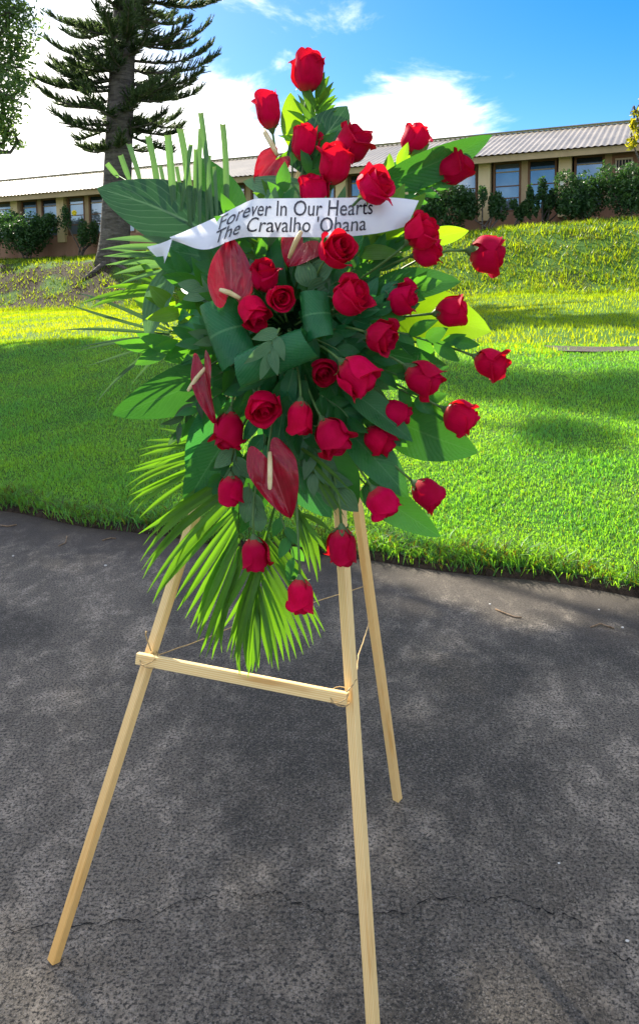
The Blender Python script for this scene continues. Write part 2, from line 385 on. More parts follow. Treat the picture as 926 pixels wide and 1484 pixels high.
# building
def plaster(name, c1, c2, sc=1.5):
    m = NT(name); p = m.pos; a = m.noise(m.map(p, (1, 1, 0.4)), sc, 6, 0.65); f = m.noise(p, 40, 4)
    return m.done(m.bsdf(m.mix(m.remap(a, 0.3, 0.72), c1, c2), 0.85, 0.2, m.bump(f, 0.3, 0.01)))
M['wall'] = plaster('salmon_wall', C(0.27,0.145,0.095), C(0.36,0.21,0.14))
M['pilaster'] = plaster('cream_pilaster', C(0.66,0.50,0.27), C(0.76,0.61,0.36))
M['fascia'] = plaster('tan_fascia', C(0.40,0.29,0.17), C(0.50,0.37,0.22))
M['wframe'] = plaster('brown_window_frame', C(0.16,0.085,0.05), C(0.22,0.125,0.075))
M['soffit'] = plaster('brown_soffit', C(0.30,0.20,0.12), C(0.36,0.25,0.15))
M['vent'] = plaster('pale_vent', C(0.50,0.40,0.30), C(0.60,0.49,0.38))
M['dark'] = simple('dark_interior', C(0.02,0.02,0.022), C(0.04,0.04,0.045), 3, 0.8, 0.2)
def roof_mat():
    m = NT('corrugated_roof_metal'); p = m.pos; a = m.noise(p, 0.9, 6, 0.6)
    b = m.mix(m.remap(a, 0.3, 0.75), C(0.24,0.21,0.165), C(0.34,0.295,0.235))
    return m.done(m.bsdf(b, 0.42, 0.5, Metallic=0.25))
M['roof'] = roof_mat()
def glass_mat(name, c, met):
    m = NT(name); a = m.noise(m.map(m.pos, (1, 1, 0.6)), 0.9, 3)
    b = m.mix(m.remap(a, 0.35, 0.65), C(*c), C(c[0]*1.5, c[1]*1.4, c[2]*1.3))
    return m.done(m.bsdf(b, 0.06, 0.7, Metallic=met))
M['glass'] = glass_mat('window_glass', (0.20, 0.25, 0.31), 0.6)
M['glass_dk'] = glass_mat('window_glass_dark', (0.03, 0.045, 0.06), 0.3)
M['flower_y'] = simple('yellow_flower', C(0.75,0.6,0.02), C(0.8,0.68,0.05), 30, 0.5)

# ------------------------------------------------------------------ terrain
def yedge(X): return 4.60 - 0.44*X + 0.05*math.sin(X*1.7) + 0.03*math.sin(X*5.3+1)
def terr(X, q):
    k = 0.026*max(-20, min(20, X))
    if q <= 0: return -0.06
    e = min(q/0.14, 1.0); z = 0.075*(1-(1-e)**2)
    def ss(a, b, x): t = max(0, min(1, (x-a)/(b-a))); return t*t*(3-2*t)
    z += 0.205*max(0, min(q, 4.9)-0.14) - 0.10*ss(3.9, 5.9, q)
    if q > 4.9: z += (min(q, 18)-4.9)/13.1*(0.56+k)
    z += 2.02*ss(17.6, 22.2, q) + 0.10*ss(22, 26, q)
    if q > 22: z -= (k)*ss(22, 24.5, q)*0.6
    z += 0.03*math.sin(X*0.9+q*0.6)*ss(0.3, 2, q) + 0.02*math.sin(X*2.3-q*1.7)*ss(0.5, 2, q)
    return z
def H(X, Y): return terr(X, Y - yedge(X))
def soilness(X, q):
    s = 1.0 if q < 0.10 else max(0.0, 1-(q-0.10)/0.10)
    n = math.sin(X*1.9+q*2.1)+math.sin(X*0.8-q*3.3+2)+math.sin(X*4.1+q*1.3)
    b = 1.0 if (-14.5 < X < -6.5 and 18.3 < q < 21.6 and n > -0.9) else 0.0
    if 17.8 < q < 22 and n > 1.4: b = max(b, 0.5)
    return max(s, b)
xs = sorted(set([round(x, 3) for x in np.concatenate([np.arange(-120, -14, 6), np.arange(-14, -6, 0.4), np.arange(-6, 6, 0.12), np.arange(6, 14, 0.4), np.arange(14, 121, 6)])]))
qs = [0, 0.02, 0.05, 0.09, 0.14, 0.2, 0.3] + list(np.arange(0.45, 6.2, 0.18)) + list(np.arange(6.4, 17.4, 0.6)) + list(np.arange(17.5, 23, 0.22)) + [24, 26, 30, 40, 60, 100, 200, 400, 900]
V = []; CL = []
for q in qs:
    for x in xs:
        V.append((x, yedge(x)+q, terr(x, q))); CL.append((soilness(x, q), 0, 0))
lawn = part('lawn', np.array(V), np.array(grid_faces(len(xs)-1, len(qs)-1)), M['lawn'], None, (0, 0, 0), True, None, CL)
tag(lawn, 'green lawn rising from the road to the grassy bank', None, None, 'structure')
rv = [(-150, -80, 0), (150, -80, 0)] ; 
nx = 60; rvv = []
for j, yy in enumerate((-80, 0, 40)):
    for i in range(nx+1): rvv.append((-150+300*i/nx, yy, 0.0))
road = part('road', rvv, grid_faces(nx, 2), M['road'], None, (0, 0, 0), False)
tag(road, 'weathered dark asphalt road with pale scuffs and fine cracks', None, None, 'structure')
pv, pf = [], []
px_ = list(np.arange(2.6, 12, 0.3))
for x in px_:
    for q in (5.0, 5.2, 5.42, 5.65): pv.append((x, yedge(x)+q+0.05*math.sin(x*2), terr(x, q)+0.022))
path = part('path', pv, grid_faces(3, len(px_)-1), M['road'], None, (0, 0, 0), True)
tag(path, 'narrow grey path along the crest of the lawn at right', None, None, 'structure')
def crack(pts, wpx=0.0022):
    v, f = [], []; g = []
    for a, b in zip(pts[:-1], pts[1:]):
        A, B = gnd(*a), gnd(*b); n = 14
        for i in range(n): g.append(A.lerp(B, i/n))
    off = 0.0
    for i, p in enumerate(g):
        off = off*0.8 + random.gauss(0, 0.005)
        ww = wpx*0.62*(0.1+random.random()*1.5)
        v += [(p.x, p.y+off-ww, 0.003), (p.x, p.y+off+ww, 0.003)]
    f = [(2*i, 2*i+2, 2*i+3, 2*i+1) for i in range(len(g)-1)]
    part('crack', v, f, M['crack'], road, None, False)
crack([(-40,1348),(60,1344),(160,1340),(235,1322),(290,1302),(340,1296),(370,1304),(400,1297),(440,1318),(475,1328),(560,1318),(640,1306),(700,1306),(760,1314)], 0.0022)
crack([(760,1314),(800,1326),(845,1345),(870,1368),(926,1400),(990,1430)], 0.003)
crack([(790,1324),(815,1326),(838,1312)], 0.002)
crack([(432,1300),(428,1250),(436,1205)], 0.0014)

# ------------------------------------------------------------------ grass (stuff)
def grass_field(name, label, n, sampler, hmin, hmax, wd, lean, colf, seg=1):
    out_v, out_c = [], []
    X, Y = sampler(n)
    Z = np.array([H(a, b) for a, b in zip(X, Y)])
    n = len(X); h = rng.uniform(hmin, hmax, n)*(0.6+0.75*npat(X, Y, 8.0)); th = rng.uniform(0, 2*math.pi, n); la = rng.uniform(0, 2*math.pi, n); ll = rng.uniform(0.15, 1, n)*lean*h
    w_ = wd*rng.uniform(0.6, 1.3, n)
    dx, dy = np.cos(th)*w_, np.sin(th)*w_; lx, ly = np.cos(la)*ll, np.sin(la)*ll
    b0 = np.stack([X-dx, Y-dy, Z-0.01], 1); b1 = np.stack([X+dx, Y+dy, Z-0.01], 1)
    c = colf(X, Y, n)
    if seg == 1:
        t = np.stack([X+lx, Y+ly, Z+h], 1)
        v = np.stack([b0, b1, t], 1).reshape(-1, 3); f = np.arange(3*n).reshape(-1, 3); cc = np.repeat(c, 3, 0)
    else:
        m0 = np.stack([X-dx*.8+lx*.35, Y-dy*.8+ly*.35, Z+h*.62], 1); m1 = np.stack([X+dx*.8+lx*.35, Y+dy*.8+ly*.35, Z+h*.62], 1)
        t = np.stack([X+lx*1.15, Y+ly*1.15, Z+h*0.98], 1)
        v = np.stack([b0, b1, m1, m0, t], 1).reshape(-1, 3); i = np.arange(n)*5
        f = np.concatenate([np.stack([i, i+1, i+2], 1), np.stack([i, i+2, i+3], 1), np.stack([i+3, i+2, i+4], 1)]); cc = np.repeat(c, 5, 0)
    o = part(name, v, f, M['grass'], None, (0, 0, 0), False, None, cc)
    return tag(o, label, 'grass', None, 'stuff')
def npat(X, Y, s):
    return 0.5+0.25*(np.sin(X*s+1.3*np.sin(Y*s*0.7))+np.sin(Y*s*1.1+1.7*np.sin(X*s*0.6+2)))
def gcol(X, Y, n):
    a = np.clip(0.55*npat(X, Y, 2.1)+0.6*npat(X+3, Y*1.3, 6.3)-0.1, 0, 1)[:, None]; r = rng.random(n)[:, None]; d = (rng.random(n) < 0.05)[:, None]
    c = np.array([0.066, 0.235, 0.085])*(1-a) + np.array([0.118, 0.285, 0.065])*a
    c = c*(0.55+0.8*r); return np.where(d, np.array([0.12, 0.19, 0.06])*(0.6+0.6*r), c)
def samp_near(n):
    X = rng.uniform(-6.2, 5.2, n*2); q = 0.06 + 5.9*rng.random(n*2)**1.35
    Y = np.array([yedge(x) for x in X])+q
    keep = (np.abs(X) < 0.47*Y+0.4)
    keep &= rng.random(len(X)) < np.clip(6.0/Y, 0.3, 1)**1.0
    keep &= ~((X > 2.5+0.5*rng.random(len(X))) & (q > 5.0+0.08*rng.random(len(X))) & (q < 5.7))
    return X[keep][:n], Y[keep][:n]
grass_field('lawn_grass', 'short mown grass on the slope beside the road', 260000, samp_near, 0.014, 0.034, 0.0030, 1.1, gcol, 2)
def samp_edge(n):
    X = rng.uniform(-3.6, 2.6, n); q = np.abs(rng.normal(0.10, 0.06, n))+0.012
    cl = npat(X, X*0+3, 7.0); k = rng.random(n) < 0.25+0.9*cl
    X, q = X[k], q[k]; return X, np.array([yedge(x) for x in X])+q
def ecol(X, Y, n):
    c = gcol(X, Y, n); d = (rng.random(n) < 0.25)[:, None]; r = rng.random(n)[:, None]
    return np.where(d, np.array([0.055, 0.060, 0.035])*(0.5+0.7*r), c*0.9)
grass_field('edge_grass', 'long ragged grass overhanging the edge of the road', 15000, samp_edge, 0.03, 0.095, 0.0035, 1.7, ecol, 2)
def samp_far(n):
    X = rng.uniform(-15, 12, n*3); q = rng.uniform(4.6, 17.9, n*3); Y = np.array([yedge(x) for x in X])+q
    keep = (np.abs(X) < 0.45*Y+0.6) & ~((X > 2.6) & (q > 4.6) & (q < 5.7)); return X[keep][:n], Y[keep][:n]
def fcol(X, Y, n):
    a = npat(X, Y, 0.9)[:, None]; r = rng.random(n)[:, None]
    return (np.array([0.100, 0.200, 0.012])*(1-a)+np.array([0.150, 0.240, 0.012])*a)*(0.6+0.7*r)
grass_field('upper_lawn_grass', 'sunlit short grass on the level lawn below the bank', 60000, samp_far, 0.04, 0.075, 0.010, 0.8, fcol, 1)
def samp_bank(n):
    X = rng.uniform(-17, 13, n*3); q = rng.uniform(17.4, 24.6, n*3)
    Y = np.array([yedge(x) for x in X])+q
    keep = (np.abs(X) < 0.45*Y+0.8) & (rng.random(len(X)) < 0.25+0.9*npat(X, q*2, 2.6))
    keep &= ~((X > -14.5) & (X < -6.5) & (q > 18.3) & (q < 21.6) & (rng.random(len(X)) < 0.72))
    return X[keep][:n], Y[keep][:n]
def bcol(X, Y, n):
    a = npat(X, Y*1.6, 3.3)[:, None]; r = rng.random(n)[:, None]; d = (rng.random(n) < 0.22)[:, None]
    c = (np.array([0.055, 0.130, 0.012])*(1-a)+np.array([0.125, 0.225, 0.014])*a)*(0.55+0.75*r)
    return np.where(d, np.array([0.085, 0.125, 0.045])*(0.5+0.7*r), c)
grass_field('bank_grass', 'rough tufted grass covering the bank below the building', 64000, samp_bank, 0.05, 0.15, 0.018, 1.0, bcol, 1)

def wide(q0, q1, xa, xb, kk):
    def f(n):
        X = rng.uniform(xa, xb, n*2); q = q0+(q1-q0)*rng.random(n*2); Y = np.array([yedge(x) for x in X])+q
        keep = (np.abs(X) >= kk*Y+0.4) & ~((X > 2.5) & (q > 4.95) & (q < 5.7)); return X[keep][:n], Y[keep][:n]
    return f
grass_field('side_lawn_grass', 'short mown grass continuing beside the road beyond the picture edges', 110000, wide(0.06, 6, -13, 10, .46), 0.018, 0.045, 0.005, 1.0, gcol, 1)
grass_field('side_upper_grass', 'short grass continuing on the level lawn beyond the picture edges', 45000, wide(4.6, 17.9, -28, 20, .45), 0.04, 0.075, 0.014, 0.8, fcol, 1)
grass_field('side_bank_grass', 'rough grass continuing along the bank beyond the picture edges', 30000, wide(17.4, 24.4, -32, 22, .45), 0.06, 0.17, 0.024, 1.0, bcol, 1)

# ------------------------------------------------------------------ building
BU = Vector((1, -0.44, 0)).normalized(); BN = Vector((-BU.y, BU.x, 0)); BZ = Vector((0, 0, 1)); BO = Vector((0, 29.52, 0))   # BN points away from the camera
bld = empty('building', BO + BZ*3.6, 'long single-storey tan building with corrugated metal roof above the bank', 'building')
U0, U1, ZB, ZE = -34.0, 19.0, 3.0, 6.42
def bb(*a): return box_on(BO, BU, BN, BZ, *a)
PIL = [8.84-2.62*k for k in range(-4, 17)]
part('lower_wall', *boxes([bb(U0, U1, 0.0, 0.25, ZB, 4.45)]), M['wall'], bld, None, False)
part('lintel', *boxes([bb(U0, U1, 0.0, 0.25, 6.14, ZE)]), M['wall'], bld, None, False)
part('back_wall', *boxes([bb(U0, U1, 7.6, 7.8, ZB, ZE)]), M['wall'], bld, None, False)
part('end_wall', *boxes([bb(U0, U0+0.2, 0.253, 7.597, ZB, ZE)]), M['wall'], bld, None, False)
part('end_wall', *boxes([bb(U1-0.2, U1, 0.253, 7.597, ZB, ZE)]), M['wall'], bld, None, False)
part('interior', *boxes([bb(U0+0.3, U1-0.3, 0.8, 0.85, ZB, ZE-0.003)]), M['dark'], bld, None, False)
for pu in PIL:
    if pu > U1-0.3 or pu < U0+0.3: continue
    part('pilaster', *boxes([bb(pu-0.20, pu+0.20, -0.14, 0.22, 4.2, 6.197)]), M['pilaster'], bld, None, False)
    win = [(pu+0.27, pu+1.20), (pu+1.42, pu+2.35)]
    special = abs(pu-8.84) < 0.1
    if pu+2.5 > U1: continue
    part('mullion', *boxes([bb(pu+1.203, pu+1.417, 0.03, 0.22, 4.453, 6.137)]), M['fascia'], bld, None, False)
    for wi, (a, b) in enumerate(win):
        if special and wi == 1:                      # blank panel with a vent
            part('wall_panel', *boxes([bb(a, b, 0.04, 0.2, 4.453, 6.137)]), M['wall'], bld, None, False)
            vt = part('vent', *boxes([bb(a+0.10, a+0.62, -0.015, 0.037, 5.60, 5.66), bb(a+0.10, a+0.62, -0.015, 0.037, 5.90, 5.96), bb(a+0.10, a+0.15, -0.012, 0.037, 5.663, 5.897), bb(a+0.57, a+0.62, -0.012, 0.037, 5.663, 5.897)]), M['vent'], bld, None, False)
            part('opening', *boxes([bb(a+0.153, a+0.567, 0.0, 0.037, 5.663, 5.897)]), M['dark'], vt, None, False)
            for k in range(4):
                part('slat', *boxes([bb(a+0.20+0.095*k, a+0.225+0.095*k, -0.02, -0.003, 5.663, 5.897)]), M['vent'], vt, None, False)
            continue
        wv_ = boxes([bb(a, a+0.07, 0.02, 0.2, 4.453, 6.137), bb(b-0.07, b, 0.02, 0.2, 4.453, 6.137), bb(a+0.073, b-0.073, 0.02, 0.2, 6.06, 6.137), bb(a+0.073, b-0.073, 0.02, 0.2, 4.453, 4.53)])
        wo_ = part('window', *wv_, M['wframe'], bld, None, False)
        zz = [4.533, 4.93, 5.33, 5.80, 6.057]
        if special: zz = [4.533, 4.93, 5.33, 5.86, 6.057]
        for k in range(4):
            gm = M['glass_dk'] if (k == 3 and (wi+int(pu*3)) % 3) else M['glass']
            part('pane', *boxes([bb(a+0.073, b-0.073, 0.085, 0.10, zz[k]+(0.018 if k else 0), zz[k+1]-(0.018 if k < 3 else 0))]), gm, wo_, None, False)
            if k: part('rail', *boxes([bb(a+0.073, b-0.073, 0.06, 0.12, zz[k]-0.018, zz[k]+0.018)]), M['fascia'] if k == 3 else M['wframe'], wo_, None, False)
part('soffit', *boxes([bb(U0-0.4, U1+0.4, -0.62, 0.0-0.003, 6.20, 6.235)]), M['soffit'], bld, None, False)
part('fascia', *boxes([bb(U0-0.5, U1+0.5, -0.68, -0.623, 6.03, 6.235)]), M['fascia'], bld, None, False)
part('beam', *boxes([bb(U0, U1, -0.10, -0.003, 6.12, 6.197)]), M['soffit'], bld, None, False)
# corrugated roof, two slopes
npz = int((U1-U0+1.0)/0.04); rr = []
for (yy, zz_) in ((-0.80, 6.24), (1.6, 7.04), (3.95, 7.82)):
    for i in range(npz+1):
        u = U0-0.5+i*0.04; ph = (u/0.20) % 1.0
        rr.append(BO+BU*u+BN*yy+BZ*(zz_+0.032*(0.5+0.5*math.cos(2*math.pi*ph))))
rf = part('roof', rr, grid_faces(npz, 2), M['roof'], bld, None, True)
rb = [BO+BU*u+BN*y+BZ*z for (y, z) in ((3.95, 7.84), (8.7, 6.25)) for u in (U0-0.5, U1+0.5)]
part('back_slope', [rb[0], rb[1], rb[3], rb[2]], [(0, 1, 2, 3)], M['roof'], rf, None, False)
part('ridge_cap', *boxes([bb(U0-0.5, U1+0.5, 3.8, 4.1, 7.875, 7.905)]), M['roof'], rf, None, False)

# ------------------------------------------------------------------ leafy clouds for trees and shrubs
def leaf_quads(pts, size, asp=0.45, jit=0.35, up=0.0, bias=None):
    n = len(pts); d = rng.normal(size=(n, 3)); d[:, 2] += up
    if bias is not None: d = d+bias
    d = d*1.0; d /= np.linalg.norm(d, axis=1)[:, None]
    e = np.cross(d, rng.normal(size=(n, 3))); e /= np.linalg.norm(e, axis=1)[:, None]
    s = size*rng.uniform(1-jit, 1+jit, n)[:, None]
    p = np.asarray(pts); a = p-d*s*.5; b = p+d*s*.5; m1 = p+e*s*asp*.5; m2 = p-e*s*asp*.5
    v = np.stack([a, m1, b, m2], 1).reshape(-1, 3); f = np.arange(4*n).reshape(-1, 4)
    return v, f
def lobes_pts(lobes, n, shell=0.55):
    ws = np.array([max((l[3]*l[4]*l[5])**0.75, 0.02) for l in lobes]); ws = ws/ws.sum(); out = []
    for l, k in zip(lobes, (ws*n).astype(int)):
        d = rng.normal(size=(k, 3)); d /= np.linalg.norm(d, axis=1)[:, None]
        r = (shell+(1-shell)*rng.random(k)**0.6)[:, None]*(1+0.10*np.sin(d[:, :1]*7+l[0])+0.08*np.sin(d[:, 1:2]*9+d[:, 2:3]*6))
        out.append(np.array(l[:3])+d*r*np.array(l[3:6]))
    return np.concatenate(out)
def shrub(name, label, x0, x1, ytop, ybot, Y, n, size, sparse=False, flowers=0):
    a, b = at(x0, ybot, Y), at(x1, ybot, Y); t = at((x0+x1)/2, ytop, Y)
    cx, W = (a.x+b.x)/2, (b.x-a.x)/2; zg = H(cx, Y)-0.03; ht = t.z-zg
    root = empty(name, (cx, Y, zg), label, 'shrub', 'shrubs along the front of the building')
    lob = []; nl = 9 if not sparse else 8
    for k in range(nl):
        ang = random.uniform(0, 6.28); rr_ = random.uniform(0.25, 0.85)
        f_ = 0.5 if not sparse else 0.33
        lob.append((cx+math.cos(ang)*W*rr_*1.1, Y+math.sin(ang)*W*rr_*0.6, zg+ht*random.uniform(0.38, 0.80), W*f_*random.uniform(.45, 1.0), W*f_*0.7, ht*random.uniform(0.14, 0.27)))
    if not sparse: lob.append((cx, Y, zg+ht*0.50, W*0.80, W*0.7, ht*0.40))
    p = lobes_pts(lob, n, 0.35); p[:, 2] = np.maximum(p[:, 2], zg+ht*0.10)
    v, f = leaf_quads(p, size, 0.5)
    tag(part('foliage', v, f, M['shrub'], root, None, False), None, None)
    for k in range(5 if sparse else 4):
        ang = random.uniform(0, 6.28); l = random.choice(lob)
        top = Vector((l[0], l[1], l[2])); b0 = Vector((cx+math.cos(ang)*0.12, Y+math.sin(ang)*0.1, zg-0.05))
        pts = bez(b0, b0+Vector((0, 0, ht*0.3)), top-Vector((0, 0, ht*0.25)), top, 6)
        part('stem', *tube(pts, [0.035*(1-0.6*i/6) for i in range(7)], 6), M['bark'], root)
    for k in range(flowers):
        q = p[random.randrange(len(p))]; qv = Vector((q[0], Y-W*0.75, max(q[2], zg+ht*0.4)))
        fv, ff = [], []
        for j in range(6):
            g = 6.283*j/6; kk = len(fv)
            fv += [qv, qv+Vector((math.cos(g-.45)*.05, -.02, math.sin(g-.45)*.05)), qv+Vector((math.cos(g)*.085, -.03, math.sin(g)*.085)), qv+Vector((math.cos(g+.45)*.05, -.02, math.sin(g+.45)*.05))]; ff.append((kk, kk+1, kk+2, kk+3))
        part('flower', fv, ff, M['stone'], root, None, False)
    return root, lob
def by(X): return yedge(X)+23.5
shrub('shrub', 'large dense rounded dark shrub under the windows at the far left', -6, 86, 300, 374, 33.6, 8000, 0.13)
shrub('shrub', 'low dark shrub cut off by the left edge of the picture', -45, 8, 322, 374, 34.2, 2400, 0.13)
ys, _ = shrub('shrub', 'loose shrub with a yellow flower beside the pine trunk', 84, 146, 296, 374, 33.0, 1500, 0.13, True)
fy = at(108, 308, 32.2)
fv, ff = [], []
for j in range(7):
    g = 6.283*j/7
    for h2 in (0, 1):
        k = len(fv); q0 = fy+Vector((0, -0.05*h2, 0)); r0 = 0.13-0.04*h2
        fv += [q0, q0+Vector((math.cos(g-.5)*r0*.7, -.05, math.sin(g-.5)*r0*.7)), q0+Vector((math.cos(g)*r0, -.03, math.sin(g)*r0)), q0+Vector((math.cos(g+.5)*r0*.7, -.05, math.sin(g+.5)*r0*.7))]; ff.append((k, k+1, k+2, k+3))
part('flower', fv, ff, M['flower_y'], ys, None, False)
shrub('shrub', 'low dark shrub just right of the spray under the far window', 600, 694, 260, 336, 26.2, 5200, 0.11)
shrub('shrub', 'thin leggy shrub in front of the cream pilaster', 668, 740, 264, 338, 25.6, 2400, 0.11, True)
shrub('shrub', 'small bare-stemmed shrub below the double window', 724, 774, 278, 337, 25.3, 1900, 0.10, True)
shrub('shrub', 'leggy shrub reaching up to the right-hand double window', 760, 814, 256, 337, 25.0, 2200, 0.11, True)
shrub('shrub', 'large rounded shrub in front of the window near the vent', 806, 886, 240, 336, 24.2, 7000, 0.10, False, 1)
shrub('shrub', 'large dark shrub below the vent at the right edge', 862, 962, 230, 338, 23.6, 7600, 0.10)

# ------------------------------------------------------------------ tall pine
PY = 29.5
tp = [(161, 388), (164, 368), (167, 340), (169, 290), (171, 240), (174, 160), (178, 80), (182, 0), (187, -130), (192, -330)]
tw = [25, 22.5, 21, 20, 19.5, 18.5, 17, 15.5, 13, 7]
tpts = [at(x, y, PY) for x, y in tp]; tpts[0].z = min(tpts[0].z, H(tpts[0].x, PY)-0.3)
trad = [q*PY/FPX for q in tw]
pine = empty('pine_tree', (tpts[1].x, PY, H(tpts[1].x, PY)), 'tall dark conifer with straight grey trunk in front of the building', 'tree')
part('trunk', *tube(tpts, trad, 16), M['bark'], pine)
def spline(pts, f):
    k = f*(len(pts)-1); i = min(int(k), len(pts)-2); return pts[i].lerp(pts[i+1], k-i)
def trunk_at(z):
    for a, b in zip(tpts[:-1], tpts[1:]):
        if a.z <= z <= b.z: return a.lerp(b, (z-a.z)/(b.z-a.z))
    return tpts[-1]
for k, (x2, y2) in enumerate([(128, 384), (108, 392), (192, 388)]):
    e = at(x2, y2, PY-1.0-0.3*k); e.z = H(e.x, e.y)-0.03; s_ = tpts[1]; s0 = Vector((s_.x, s_.y-0.4, H(s_.x, s_.y-0.4)+0.08))
    md = s0.lerp(e, 0.5); md.z = H(md.x, md.y)+0.02
    part('root', *tube([s0, s0.lerp(md, .5), md, e], [0.14, 0.11, 0.08, 0.03], 8), M['bark'], pine)
sp_p, sp_d, sp_l = [], [], []
blist = []
z0 = at(170, 205, PY).z; ztop = 19.5; z = z0
while z < ztop:
    vis = z < 13.0
    for k in range(6 if vis else 7):
        az = random.uniform(0, 6.283); ln = 3.0*random.choice((.7, 1, 1, 1.1))*(0.50+0.5*min(1, (z-z0+0.8)/2.2))*random.uniform(0.6, 1.12)
        if z > 16.5: ln *= max(0.3, (20.2-z)/3.7)
        blist.append((z+random.uniform(-0.2, 0.2), az, ln))
    z += 0.52
# branches read off the photograph (tip pixel, height of attachment)
for (x, y, ya, dy) in [(316, 78, 100, 0.0), (303, 34, 60, 0.4), (292, 104, 120, -0.5), (290, 130, 135, 0.3), (247, 140, 140, -0.6), (262, 184, 165, 0.2), (68, 56, 75, 0.3), (66, 118, 112, -0.2), (72, 96, 92, 0.5), (84, 150, 140, 0.2), (112, 202, 178, 0.1), (72, 20, 30, 0.2), (250, 220, 190, -0.3)]:
    T = at(x, y, PY+dy*2); A = at(175, ya, PY); d = T-trunk_at(A.z); blist.append((A.z, math.atan2(d.y, d.x), math.hypot(d.x, d.y), T.z-A.z))
for b in blist:
    A = trunk_at(b[0]); dx, dy = math.cos(b[1]), math.sin(b[1]); L = b[2]; rise = b[3] if len(b) > 3 else L*random.uniform(-0.12, 0.22)
    B_ = A+Vector((dx*L, dy*L, rise)); sag = L*0.16
    pts = bez(A, A+Vector((dx*L*.35, dy*L*.35, rise*.2-sag*.4)), A+Vector((dx*L*.7, dy*L*.7, rise*.4-sag)), B_, 9)
    part('branch', *tube(pts, [0.06*(1-0.8*i/9)+0.008 for i in range(10)], 5, False), M['bark'], pine)
    nb = int((20+L*26)*(1.0 if b[0] < 12.5 else 1.7))
    for j in range(nb):
        t = random.uniform(0.10, 1)**0.8; p = spline(pts, t); tg = (spline(pts, min(1, t+.08))-spline(pts, max(0, t-.08))).normalized()
        side = Vector((-tg.y, tg.x, 0)).normalized(); s = random.choice((-1, 1))
        out = (tg*random.uniform(.3, 1.0)+side*s*random.uniform(.3, 1.0)*(1.15-t*0.6)+Vector((0, 0, random.uniform(-.15, .75)))).normalized()
        l = random.uniform(.22, .44)*(1.15-.4*t)*min(1.2, 0.5+L/3)
        sp_p.append(p); sp_d.append(out); sp_l.append(l)
# rope-like needle branchlets: thin spindles bristling with needle quads
SV, SF = [], []
for p, d, l in zip(sp_p, sp_d, sp_l):
    a = d.cross(Vector((0, 0, 1))).normalized(); b = d.cross(a); k = len(SV)
    curve = Vector((0, 0, l*0.16))
    for (t, r) in ((0, .012), (.35, .022), (.75, .020), (1.0, .006)):
        c = p+d*l*t+curve*t*t
        for g in (0, 2.094, 4.189): SV.append(c+(a*math.cos(g+t)+b*math.sin(g+t))*r*random.uniform(.7, 1.4))
    for i in range(3):
        for g in range(3): SF.append((k+i*3+g, k+i*3+(g+1) % 3, k+(i+1)*3+(g+1) % 3, k+(i+1)*3+g))
part('needles', np.array([tuple(q) for q in SV]), np.array(SF), M['pine'], pine, None, False)
qp, qd = [], []
for p, d, l in zip(sp_p, sp_d, sp_l):
    for t in (0.1, .22, .34, .46, .58, .7, .8, .9, 1.0):
        for kk in range(2): qp.append(tuple(p+d*l*t+Vector((0, 0, l*.16*t*t)))); qd.append(tuple(d))
v, f = leaf_quads(np.array(qp)+rng.normal(0, .015, (len(qp), 3)), 0.14, 0.10, 0.35, 0.0, np.array(qd)*1.3+np.array([0, 0, .3]))
part('needle_tips', v, f, M['pine'], pine, None, False)

# ------------------------------------------------------------------ broadleaf tree at the left edge (its crown shades the road)
def broad_tree(name, label, base, lobes, n, size, mat, twigs, lr=0.10, thin=None):
    root = empty(name, base, label, 'tree')
    top = Vector((np.mean([l[0] for l in lobes]), np.mean([l[1] for l in lobes]), np.mean([l[2] for l in lobes])))
    B0 = Vector(base)-Vector((0, 0, .2)); pts = bez(B0, B0+Vector((0.2, 0, 2)), top-Vector((0, 0, 3)), top, 9)
    part('trunk', *tube(pts, [lr*3*(1-0.75*i/9) for i in range(10)], 10), M['bark'], root)
    for l in lobes:
        c = Vector(l[:3]); s = pts[5]; part('limb', *tube(bez(s, s+Vector((0, 0, .6)), c-Vector((0, 0, .6)), c, 7), [lr*(1-.85*i/7)+lr*.08 for i in range(8)], 6), M['bark'], root)
        for k in range(twigs):
            d = Vector(rng.normal(size=3)).normalized(); e = c+Vector((d.x*l[3], d.y*l[4], d.z*l[5]))*0.92
            part('twig', *tube([c, c.lerp(e, .5)+Vector((0, 0, .08)), e], [lr*.3, lr*.18, lr*.05], 4, False), M['bark'], root)
    for (lb, n_, sz) in ([(lobes, n, size)] if thin is None else [(lobes[thin:], n, size), (lobes[:thin], 13000, 0.105)]):
        v, f = leaf_quads(lobes_pts(lb, n_, 0.30), sz, 0.40)
        part('foliage', v, f, mat, root, None, False)
    return root
LT = []
LY = 15.0
for (x, y, Y, r) in [(-12, 40, LY, 0.95), (0, 105, LY, 0.62), (-30, 130, LY-.5, 0.85), (4, 165, LY, 0.42), (12, 195, LY+.2, 0.24), (-20, 190, LY, 0.5), (22, 70, LY+.3, 0.30), (30, 120, LY+.2, .22), (14, 20, LY, .45), (24, 208, LY+.2, .16), (-4, 215, LY, .2), (-45, -30, LY+.4, 1.2), (-10, -60, LY, 0.8)]:
    c = at(x, y, Y); LT.append((c.x, c.y, c.z, r, r, r*0.85))
SHADE = []  # unseen crown lobes, added and placed by where their shade should fall
